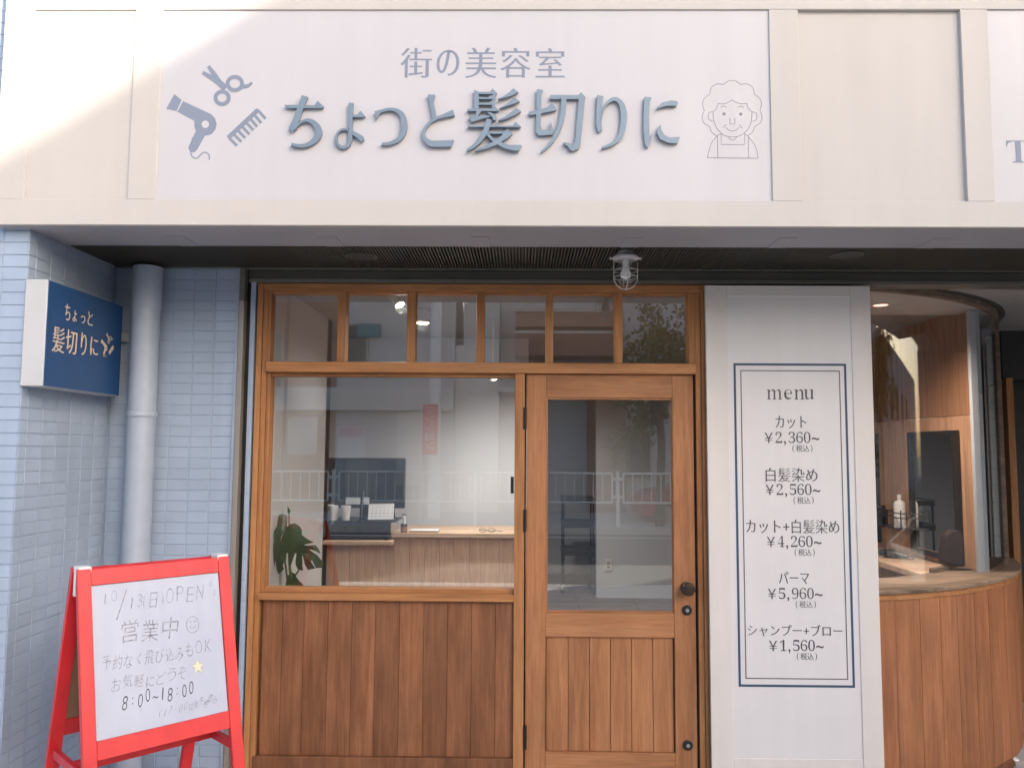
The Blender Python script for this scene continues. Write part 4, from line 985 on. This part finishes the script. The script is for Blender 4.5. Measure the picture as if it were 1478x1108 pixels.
# monitor
my = CY+.24; m0, m1, mz1, mz0 = AX(469, 700, my), AX(584.5, 700, my), AZ(525, 660.5, my), AZ(525, 733, my)
t = thing('till_monitor', 'large black screen standing on the reception counter', 'monitor', ((m0+m1)/2, my, czl))
bx('screen_frame', (m0, m1, my, my+.035, mz0, mz1), 'black', t, .004)
bx('screen_glass', (m0+.012, m1-.012, my-.002, my-.0003, mz0+.045, mz1-.012), 'blackgloss', t, 0)
bx('stand', ((m0+m1)/2-.04, (m0+m1)/2+.04, my+.04, my+.06, cz+.001, (mz0+mz1)/2), 'black', t, .003)
bx('stand_foot', ((m0+m1)/2-.11, (m0+m1)/2+.11, my-.05, my+.12, cz+.0, cz+.008), 'black', t, .003)
l0 = at(499.5, 723, my-.01); 
bx('paper_strip', (AX(499, 720, my-.004), AX(520, 720, my-.004), my-.0045, my-.0025, AZ(510, 727.5, my), AZ(510, 717.5, my)), 'paper', t, 0)
bx('paper_strip', (AX(525, 720, my-.004), AX(533, 720, my-.004), my-.0045, my-.0025, AZ(530, 727.5, my), AZ(530, 717.5, my)), 'paper', t, 0)
# calendar
c0, c1, cz1, cz0 = AX(532, 735, CY), AX(569, 735, CY), AZ(550, 727, CY), AZ(550, 748.5, CY)
t = thing('desk_calendar', 'white desk calendar standing on the cash drawer tray', 'calendar', ((c0+c1)/2, CY, dz))
mb = MB(); mb.hexa([(c0, CY-.02, cz0-.003), (c1, CY-.02, cz0-.001), (c1, CY-.017, cz0-.001), (c0, CY-.017, cz0-.003), (c0-.001, CY+.012, cz1-.002), (c1-.003, CY+.012, cz1+.003), (c1-.003, CY+.015, cz1+.003), (c0-.001, CY+.015, cz1-.002)])
obj('calendar_page', mb, 'paper', t)
mb = MB(); mb.hexa([(c0, CY+.048, cz0-.003), (c1, CY+.048, cz0-.001), (c1, CY+.051, cz0-.001), (c0, CY+.051, cz0-.003), (c0-.001, CY+.018, cz1-.002), (c1-.003, CY+.018, cz1+.003), (c1-.003, CY+.021, cz1+.003), (c0-.001, CY+.021, cz1-.002)])
obj('calendar_back', mb, 'black', t)
mb = MB()
for i in range(6):
    for j in range(4):
        x = c0+.02+i*(c1-c0-.035)/5; z = cz1-.02-j*.018; k = (cz1-z)/(cz1-cz0); mb.box(x, x+.007, CY+.0105-.032*k, CY+.0115-.032*k, z-.006, z)
obj('calendar_print', mb, 'marker', t, kind='stuff')
mb = MB()
for i in range(12): x = c0+.012+i*(c1-c0-.024)/11; mb.tube([(x, CY+.008, cz1-.004), (x, CY+.014, cz1+.008), (x, CY+.021, cz1-.002)], .0012, 5)
obj('calendar_ring', mb, 'steel', t, kind='stuff')
x = AX(523, 740, CY); t = thing('counter_pen', 'slim pen standing in a holder between cups and calendar', 'pen', (x, CY, dz))
obj('pen_body', MB().tube([(x-.004, CY, dz+.02), (x+.006, CY, AZ(524, 708, CY))], .0035, 8), 'steel', t, smooth=True)
obj('pen_base', MB().lathe([(.018, 0), (.018, .01), (.006, .02), (0, .02)], (x-.004, CY, dz+.006), 16), 'black', t, smooth=True)
x = AX(583, 770, CY+.03); t = thing('red_label_bottle', 'small pump bottle with dark red label on the counter', 'bottle', (x, CY+.03, cz))
obj('bottle_body', MB().lathe([(0, 0), (.021, 0), (.021, .05), (.018, .054), (0, .054)], (x, CY+.03, cz), 20), 'black', t, smooth=True)
obj('bottle_label', MB().lathe([(.0214, 0), (.0214, .03)], (x, CY+.03, cz+.006), 20), 'brickred', t, smooth=True)
obj('bottle_top', MB().lathe([(.010, 0), (.009, .04), (.004, .045), (.004, .055), (0, .055)], (x, CY+.03, cz+.054), 16), 'whiteplastic', t, smooth=True)
obj('pump_nozzle', MB().tube([(x-.016, CY+.03, cz+.112), (x+.012, CY+.03, cz+.110)], .004, 8), 'black', t, smooth=True)
x0, x1 = AX(592, 769, CY+.05), AX(633, 769, CY+.05)
t = thing('paper_pad', 'cream notepad lying on the counter beside the small bottle', 'notepad', ((x0+x1)/2, CY+.05, cz))
bx('pad_pages', (x0, x1, CY+.0, CY+.14, cz, cz+.012), 'counter_h', t, .001)
bx('pad_cover', (x0, x1, CY+.0, CY+.14, cz+.0122, cz+.014), 'paper', t, 0)
x0 = AX(690, 770, CY+.06)
t = thing('reading_glasses', 'dark folded eyeglasses on the right end of the counter', 'eyeglasses', (x0+.06, CY+.06, cz))
for k in (0, 1):
    obj('lens_rim', MB().tube([(x0+.03+k*.055+.022*math.cos(q*.5236), CY+.06, cz+.014+.012*math.sin(q*.5236)) for q in range(13)], .0018, 6, cap=False), 'black', t)
obj('temple_arm', MB().tube([(x0+.008, CY+.065, cz+.016), (x0+.11, CY+.08, cz+.006)], .002, 6), 'black', t); obj('temple_arm', MB().tube([(x0+.107, CY+.065, cz+.014), (x0+.16, CY+.075, cz+.005)], .002, 6), 'black', t)
# cable
t = thing('drawer_cable', 'thin black cable hanging at the left end of the cash drawer', 'cable', (d0-.02, CY+.1, czl))
xx = AX(465, 765, CY); obj('cable_run', MB().tube([(xx-.0, CY+.02, czl+.004), (xx+.005, CY+.03, czl+.03), (xx+.02, CY+.04, czl+.055), (d0+.02, CY+.05, czl+.07)], .003, 6), 'black', t, smooth=True)
# ---- monstera
PYD = 4.0
def k8(x, y): p = at(380+x/7.91, 720+y/7.91, PYD); return (p.x, p.z)
pb0 = k8(255, 1000)
t = thing('monstera_plant', 'dark green monstera in a white pot behind the window glass', 'plant', (pb0[0], PYD+.08, .03))
MON = t
def leaf(pts, ctr, bend, dy, axis):
    q = [k8(*p) for p in pts]; c = k8(*ctr)
    mb = MB(); mb.prism(q, lambda a, b, d: Vector((a, d, b)), 0, .0012)
    # refine and bend
    me = bpy.data.meshes.new('leaf'); me.from_pydata(mb.v, [], mb.f); bm = bmesh.new(); bm.from_mesh(me)
    bmesh.ops.recalc_face_normals(bm, faces=bm.faces)
    bmesh.ops.subdivide_edges(bm, edges=[e for e in bm.edges if e.calc_length() > .03], cuts=2, use_grid_fill=False); bmesh.ops.triangulate(bm, faces=bm.faces)
    for v in bm.verts:
        r = (v.co.x-c[0])*axis[0]+(v.co.z-c[1])*axis[1]; s = -(v.co.x-c[0])*axis[1]+(v.co.z-c[1])*axis[0]
        v.co.y += PYD+dy-.0+bend*(r*r*1.6)+abs(s)*.15+.004*math.sin(s*130)
    m2 = MB(); m2.v = [tuple(v.co) for v in bm.verts]; bm.verts.index_update(); m2.f = [tuple(v.index for v in f.verts) for f in bm.faces]
    bm.free(); bpy.data.meshes.remove(me)
    o = obj('leaf', m2, 'leaf', MON, smooth=True, fixn=False); return o
leaf([(235, 340), (290, 290), (345, 280), (400, 310), (430, 350), (435, 410), (500, 460), (570, 500), (480, 516), (462, 524), (480, 532), (582, 525), (615, 570), (642, 635), (590, 600), (530, 572), (522, 582), (600, 640), (668, 752), (655, 795), (582, 800), (548, 708), (530, 706), (572, 802), (490, 820), (458, 750), (448, 650), (436, 646), (434, 830), (375, 812), (356, 750), (372, 622), (358, 620), (302, 766), (272, 720), (285, 610), (262, 620), (250, 690), (200, 775), (185, 650), (165, 560), (190, 470)], (380, 520), 1, 0, (.7, -.7))
leaf([(135, 188), (180, 178), (222, 200), (236, 240), (215, 340), (180, 440), (172, 540), (176, 640), (170, 700), (192, 820), (125, 885), (105, 830), (104, 730), (95, 725), (90, 790), (75, 700), (80, 560), (97, 500), (90, 380), (125, 320), (130, 230)], (140, 500), 1, .03, (0, 1))
leaf([(290, 840), (345, 865), (375, 815), (387, 830), (352, 890), (388, 945), (450, 1015), (450, 1120), (230, 1120), (228, 1000), (250, 900)], (330, 960), 1, .03, (0, 1))
leaf([(248, 85), (288, 145), (262, 188), (245, 150)], (262, 140), 1, .04, (0, 1))
for a, b, c, ds in (((240, 330), (300, 900), (280, 1250), 0), ((235, 260), (180, 600), (260, 1250), .04), ((255, 180), (235, 700), (270, 1250), .05), ((300, 900), (290, 1100), (270, 1250), .03)):
    P = [k8(*q) for q in (a, b, c)]
    obj('stem', MB().tube([(P[0][0], PYD+ds+.01, P[0][1]), (P[1][0], PYD+ds+.035, P[1][1]), (P[2][0], PYD+.08, P[2][1])], [.003, .0045, .006], 7), 'stem', t, smooth=True)
obj('plant_pot', MB().lathe([(0, 0), (.10, 0), (.125, .30), (.130, .31), (.118, .31), (.11, .28), (0, .28)], (pb0[0]+.01, PYD+.09, .035), 28), 'whiteplastic', t, smooth=True)
obj('pot_soil', MB().lathe([(.112, 0), (0, .01)], (pb0[0]+.01, PYD+.09, .31), 20), 'soil', t)
obj('plant_trunk', MB().tube([(pb0[0]+.01, PYD+.09, .31), (k8(270, 1250)[0], PYD+.08, k8(270, 1250)[1])], .012, 8), 'stem', t, smooth=True)
# ---- trolley and chair beyond the door
p0 = at(836, 800, 9.0)
t = thing('salon_trolley', 'black salon trolley on castors in the passage behind the door glass', 'trolley', (p0.x, 9.2, .03))
for z in (.45, .75, 1.02): obj('trolley_tray', MB().box(p0.x-.19, p0.x+.17, 9.0, 9.4, z, z+.07), 'black', t, .01)
for x in (p0.x-.18, p0.x+.15):
    for y in (9.02, 9.36): obj('trolley_leg', MB().box(x, x+.02, y, y+.02, .09, 1.05), 'black', t); obj('castor', MB().lathe([(0, -.015), (.035, -.015), (.035, .015), (0, .015)], (x+.01, y+.01, .066), 14, 'Y'), 'black', t)
# ---- spotlights
def spot(px, py, Y, label, tilt, power, r=.035, L=.12):
    p = at(px, py, Y); d = Vector(tilt).normalized()
    t = thing('ceiling_spotlight', label, 'spotlight', (p.x, Y, p.z), 'lit ceiling spotlights')
    up = -d*L; q = d.to_track_quat('Z', 'Y')
    def R3(prof):
        m = MB(); m.lathe(prof, (0, 0, 0), 20); m.v = [tuple(Vector((p.x, Y, p.z))+q @ Vector(v)) for v in m.v]; return m
    obj('spot_can', R3([(0, -L), (r*.95, -L), (r, -L+.01), (r, 0), (r*.9, 0), (r*.85, -.012)]), 'whiteplastic', t, smooth=True)
    obj('spot_lens', R3([(r*.88, .001), (r*.5, .006), (0, .008)]), 'lampglow', t)
    tp = Vector((p.x, Y, p.z))-d*L*.7
    obj('spot_stem', MB().tube([tp, (tp.x, tp.y, ZI)], .006, 8), 'whiteplastic', t, smooth=True)
    ld = bpy.data.lights.new('spot_beam', 'SPOT'); ld.energy = power; ld.spot_size = math.radians(165); ld.spot_blend = 1; ld.color = (1, .93, .84); ld.shadow_soft_size = .03
    lo = bpy.data.objects.new('spot_beam', ld); C.objects.link(lo); lo.parent = t; lo.location = d*.02; lo.rotation_euler = (-d).to_track_quat('Z', 'Y').to_euler()
spot(577, 440, 4.15, 'lit white spotlight tilted to the right behind the second transom pane', (.45, -.3, -.8), 9, .027, .09)
spot(610, 466, 4.7, 'lit white spotlight pointing straight down behind the third transom pane', (0, -.05, -1), 7, .042, .13)
spot(713, 547, 5.0, 'small lit spotlight at the top right of the big window', (.15, .2, -.95), 24, .022, .06)
spot(768, 552, 7.5, 'added spotlight brightening the passage, unseen behind the centre post', (0, .1, -1), 34, .035, .1)  # added lamp, hidden from view, to brighten the passage behind the door

# ================================================================== street behind the camera (seen in the reflections)
def refl(px, py, D):                    # point whose mirror image in the shop glass shows at a pixel, D along the view
    p = at(px, py, D); return Vector((p.x, 2*(YG+.0)-D, p.z))
FD = 17.4
t = thing('guard_fence', 'white tubular guard fence along the far pavement', 'fence', (0, 2*YG-FD, 0))
zt_f = 1.12; zb_f = .50; yf = 2*YG-FD
posts = [-13.2+3.05*k for k in range(-3, 12)]
px0 = refl(481, 700, FD).x; posts = [px0+3.06*k for k in range(-5, 7)]
for i, x in enumerate(posts):
    obj('fence_post', MB().lathe([(.04, 0), (.04, 1.16), (0, 1.18)], (x, yf, -.0), 12), 'fence_white', t, smooth=True)
    if i == len(posts)-1: break
    xa_, xb_ = x+.12, posts[i+1]-.12
    f = MB(); 
    for z in (zt_f, zb_f): f.tube([(xa_, yf, z), (xb_, yf, z)], .022, 8)
    for xx in (xa_, xb_): f.tube([(xx, yf, zb_f), (xx, yf, zt_f)], .02, 8)
    obj('panel_frame', f, 'fence_white', t, smooth=True)
    f = MB()
    for k in range(1, 14): xx = xa_+(xb_-xa_)*k/14; f.tube([(xx, yf, zb_f), (xx, yf, zt_f)], .011, 6)
    obj('balusters', f, 'fence_white', t, kind='stuff')
    for xx, s in ((x+.06, 1), (posts[i+1]-.06, -1)):
        for z in (.62, 1.0): obj('clamp', MB().box(xx-.06, xx+.06, yf-.025, yf+.025, z-.03, z+.03), 'fence_white', t, .004)
# utility pole
p = refl(628, 550, 19)
t = thing('utility_pole', 'pale concrete utility pole across the street', 'pole', (p.x, p.y, 0))
obj('pole_shaft', MB().lathe([(.16, 0), (.11, 9.5), (0, 9.5)], (p.x, p.y, 0), 20), 'fence_white', t, smooth=True)
obj('cross_arm', MB().box(p.x-.7, p.x+.7, p.y-.05, p.y+.05, 8.6, 8.7), 'steel', t)
for z, k in ((8.75, -.5), (8.75, .5), (7.6, 0)):
    obj('wire', MB().tube([(p.x+k-22+i*2.2, p.y, z+.0-.9*(1-((i-10)/10)**2)*0+.012*((i % 10)-5)**2-.3) for i in range(21)], .012, 5), 'black', t)
def facade(name, label, x0, x1, y, depth, h, mat, wins, extra=()):
    t = thing(name, label, 'building', ((x0+x1)/2, y, 0))
    obj('wall', MB().box(x0, x1, y-depth, y, 0, h), mat, t)
    for (a, b, c, d) in wins:
        w = obj('window', MB().box(a, b, y, y+.04, c, d), 'winglass', t)
        f = MB(); f.box(a-.05, a, y, y+.07, c-.05, d+.05); f.box(b, b+.05, y, y+.07, c-.05, d+.05); f.box(a, b, y, y+.07, d, d+.05); f.box(a, b, y, y+.09, c-.05, c)
        obj('window_frame', f, 'rail_metal', w)
    return t
YB2 = -13.2
def rb(px0, px1, py0, py1, Y=YB2):      # reflected pixel box -> x0,x1,z0,z1 on a facade plane
    a, b = refl(px0, py1, 2*YG-Y), refl(px1, py0, 2*YG-Y); return a.x, b.x, a.z, b.z
xg0, xg1 = rb(655, 672, 455, 650)[:2]
t = facade('opposite_house', 'brown and grey low building across the street, left part', -9.5, xg0-3.1, YB2, 9, 7.2, 'plaster_c', [(-7.5, -6.3, 3.2, 4.6)])
a, b, c, d = rb(505, 652, 420, 560)
t = facade('opposite_shop', 'pale building with tiled band and shop posters across the street', xg0-3.1+.01, xg0, YB2, 9, 6.4, 'plaster_b', [rb(500, 530, 470, 522)])
obj('sign_board', MB().box(*rb(517, 550, 468, 487)[:2], YB2, YB2+.12, *rb(517, 550, 468, 487)[2:]), 'teal', t)
obj('tiled_band', MB().box(xg0-5.3, xg0-.02, YB2+.01, YB2+.22, *rb(480, 600, 560, 592)[2:]), 'plaster_a', t)
for k in range(7): obj('band_groove', MB().box(xg0-5.3, xg0-.02, YB2+.22, YB2+.226, rb(1, 2, 564+k*4, 565+k*4)[2], rb(1, 2, 564+k*4, 565+k*4)[3]), 'plaster_b', t)
obj('poster', MB().box(*rb(487, 527, 615, 662)[:2], YB2+.01, YB2+.03, *rb(487, 527, 615, 662)[2:]), 'paper', t)
obj('poster_heading', MB().box(*rb(489, 525, 617, 630)[:2], YB2+.031, YB2+.035, *rb(489, 525, 617, 630)[2:]), 'pink', t)
obj('poster', MB().box(*rb(415, 458, 602, 655)[:2], YB2+.01, YB2+.03, *rb(415, 458, 602, 655)[2:]), 'plaster_b', t)
obj('shutter', MB().box(*rb(572, 610, 595, 700)[:2], YB2+.01, YB2+.04, *rb(572, 610, 595, 700)[2:]), 'plaster_a', t)
t = facade('opposite_flats', 'building with red-brown balconies across the street, right part', xg1+.9, 7.5, YB2-.6, 9, 6.6, 'plaster_b', [(2.0, 3.4, .9, 2.1)])
for z0, z1 in ((455, 475), (486, 516)):
    a, b, c, d = rb(744, 830, z0, z1, YB2); obj('balcony_front', MB().box(a, b+1.2, YB2-.59, YB2+.5, c, d), 'brickred', t)
    obj('balcony_rail', MB().box(a, b+1.2, YB2+.501, YB2+.56, d, d+.08), 'rail_metal', t)
obj('garage_wall', MB().box(*rb(850, 905, 575, 700)[:2], YB2-.59, YB2-.3, 0, rb(850, 905, 560, 700)[3]), 'plaster_c', t)
obj('low_roof', MB().hexa([(xg1+.9, YB2-.5, 3.4), (xg1+4, YB2-.5, 3.4), (xg1+4, YB2+.3, 3.1), (xg1+.9, YB2+.3, 3.1), (xg1+.9, YB2-.5, 3.6), (xg1+4, YB2-.5, 3.6), (xg1+4, YB2+.3, 3.2), (xg1+.9, YB2+.3, 3.2)]), 'plaster_b', t)
# low building closing the foot of the gap
bx('gap_outhouse', (xg0+.01, xg1+.89, YB2-3, YB2-.1, 0, refl(660, 497, 2*YG-YB2).z), 'plaster_a', bevel=0)
tag(bpy.data.objects['gap_outhouse'], 'pale low outhouse in the gap between the buildings opposite', 'building')
bx('gap_side_building', (xg1-.05, xg1+.89, YB2-2.9, YB2-.2, 0, 6.2), 'plaster_b', bevel=0)
tag(bpy.data.objects['gap_side_building'], 'narrow grey stair block across the street', 'building')
# nobori banner
a, b, c, d = rb(609, 632, 583, 656, -10.4)
t = thing('red_banner', 'tall red advertising banner on a white pole across the street', 'banner', ((a+b)/2, -10.4, 0))
obj('banner_cloth', MB().box(a, b, -10.41, -10.4, c, d), 'banner', t)
obj('banner_pole', MB().tube([(a-.03, -10.4, 0), (a-.03, -10.4, d+.1)], .014, 8), 'whiteplastic', t)
mb = MB()
for i, ch in enumerate('マンション'):
    put_text(mb, ch, lambda u, v: Vector((-u, -10.397, v)), -(a+b)/2, d-.14-i*(d-c-.15)/5, (b-a)*.6, .16)
obj('banner_print', mb, 'paper', t)
# car
def car(x, y, label):
    t = thing('parked_car', label, 'car', (x, y, -.13))
    prof = [(-1.7, .25), (-1.72, .62), (-1.45, .82), (-.85, .90), (-.35, 1.38), (.75, 1.42), (1.35, .98), (1.68, .88), (1.72, .30)]
    m = MB().prism(prof, lambda a, b, d: Vector((x+a, y+d, b-.13)), -.8, .8); b_ = obj('body', m, 'carpaint', t, .05, smooth=True)
    for s in (-.805, .8):
        w = MB().prism([(-.66, .93), (-.28, 1.30), (.15, 1.33), (.15, .93)], lambda a, b, d: Vector((x+a, y+s+d, b-.13)), 0, .006); obj('side_window', w, 'winglass', t)
        w = MB().prism([(.22, .93), (.22, 1.33), (.70, 1.34), (1.12, .98)], lambda a, b, d: Vector((x+a, y+s+d, b-.13)), 0, .006); obj('side_window', w, 'winglass', t)
        for a in (-1.08, 1.08):
            w = obj('wheel', MB().lathe([(0, -.09), (.29, -.09), (.31, -.06), (.31, .06), (.29, .09), (0, .09)], (x+a, y+s*.93, .18), 24, 'Y'), 'rubber', t, smooth=True)
            obj('rim', MB().lathe([(0, -.094), (.19, -.094), (.2, .094), (0, .094)], (x+a, y+s*.93, .18), 18, 'Y'), 'steel', w, smooth=True)
p = refl(916, 690, 19.2)
car(p.x+1.72, p.y, 'small red hatchback parked behind the guard fence across the street')
# tree
def tree(x, y, h, r, label, seed, n=900):
    rr = random.Random(seed); t = thing('street_tree', label, 'tree', (x, y, 0))
    obj('trunk', MB().tube([(x, y, 0), (x+.05, y, h*.35), (x-.05, y+.05, h*.7)], [.11, .08, .04], 8), 'bark', t, smooth=True)
    for k in range(5):
        q = k*1.26; obj('limb', MB().tube([(x, y, h*.4), (x+r*.6*math.cos(q), y+r*.6*math.sin(q), h*.4+h*.35)], [.04, .012], 6), 'bark', t)
    m = MB(); cl = [(x+rr.gauss(0, r*.45), y+rr.gauss(0, r*.45), h*.68+rr.gauss(0, h*.15)) for _ in range(26)]
    for _ in range(n):
        c = rr.choice(cl); p = Vector((c[0]+rr.gauss(0, r*.17), c[1]+rr.gauss(0, r*.17), c[2]+rr.gauss(0, r*.17)))
        a = Vector((rr.gauss(0, 1), rr.gauss(0, 1), rr.gauss(0, 1))).normalized()*rr.uniform(.04, .09); b = a.orthogonal().normalized()*rr.uniform(.03, .05)
        m.add([p-a, p-b, p+a, p+b], [(0, 1, 2, 3)])
    obj('crown', m, 'treeleaf', t, kind='stuff', fixn=False)
p = refl(950, 500, 17.5); tree(p.x, p.y, 5.2, 1.0, 'yellow-green street tree opposite the door', 3, 2500)
tree(9.5, -1.0, 4.6, .9, 'yellow-green street tree further right along the near kerb', 5, 2500)
# row of buildings along the street to either side (sun side casts the shade)
dd = 13.2
xe = pa.x+dd*SX+ .0; ze = pa.z+dd*SZ
yE = FY-dd
# top-left roof edge of the tall block runs along y through (xe, *, ze)
xe2 = pa.x+16.3*SX; ze2 = pa.z+16.3*SZ
t = facade('tall_flats', 'tall block of flats across the street to the right, casting the shade', xe2, xe2+7, FY-14.0, 4.6, ze2, 'plaster_a', [(xe2+1+3*i, xe2+2.6+3*i, 1+3*j, 2.5+3*j) for i in range(2) for j in range(3)])
t = facade('corner_house', 'grey house across the street between flats and tall block', 7.6, xe2-.4, YB2-.5, 8, 5.2, 'plaster_c', [(8.2, 9.6, 3, 4.2)])
t = facade('left_house', 'pale house across the street further left', -22, -9.6, YB2-.3, 10, 6.0, 'plaster_a', [(-14, -12, 3.4, 4.8), (-12, -10.6, 1, 2.2)])

t = facade('far_row_house', 'row house further right across the street', xe2+7.3, 60, YB2-.5, 9, 6.8, 'plaster_a', [(xe2+9+4*i, xe2+10.6+4*i, 3.2, 4.8) for i in range(7)])
t = facade('next_door_block', 'building next door to the right of the recessed entrance', 6.3, 6.35, 3.1, .1, .2, 'plaster_b', [])
bpy.data.objects.remove(t.children[0]); 
obj('wall', MB().box(6.3, 34, 3.1, 12, 0, 8), 'plaster_b', t)
for i in range(7): obj('window', MB().box(7.5+3.6*i, 9.3+3.6*i, 3.05, 3.1, 1, 2.4), 'winglass', t); obj('window', MB().box(7.5+3.6*i, 9.3+3.6*i, 3.05, 3.1, 4, 5.4), 'winglass', t)
bx('street_end_building', (62, 75, -12, 4, 0, 13), 'plaster_a', bevel=0)
tag(bpy.data.objects['street_end_building'], 'distant pale building closing the street at the right', 'building')
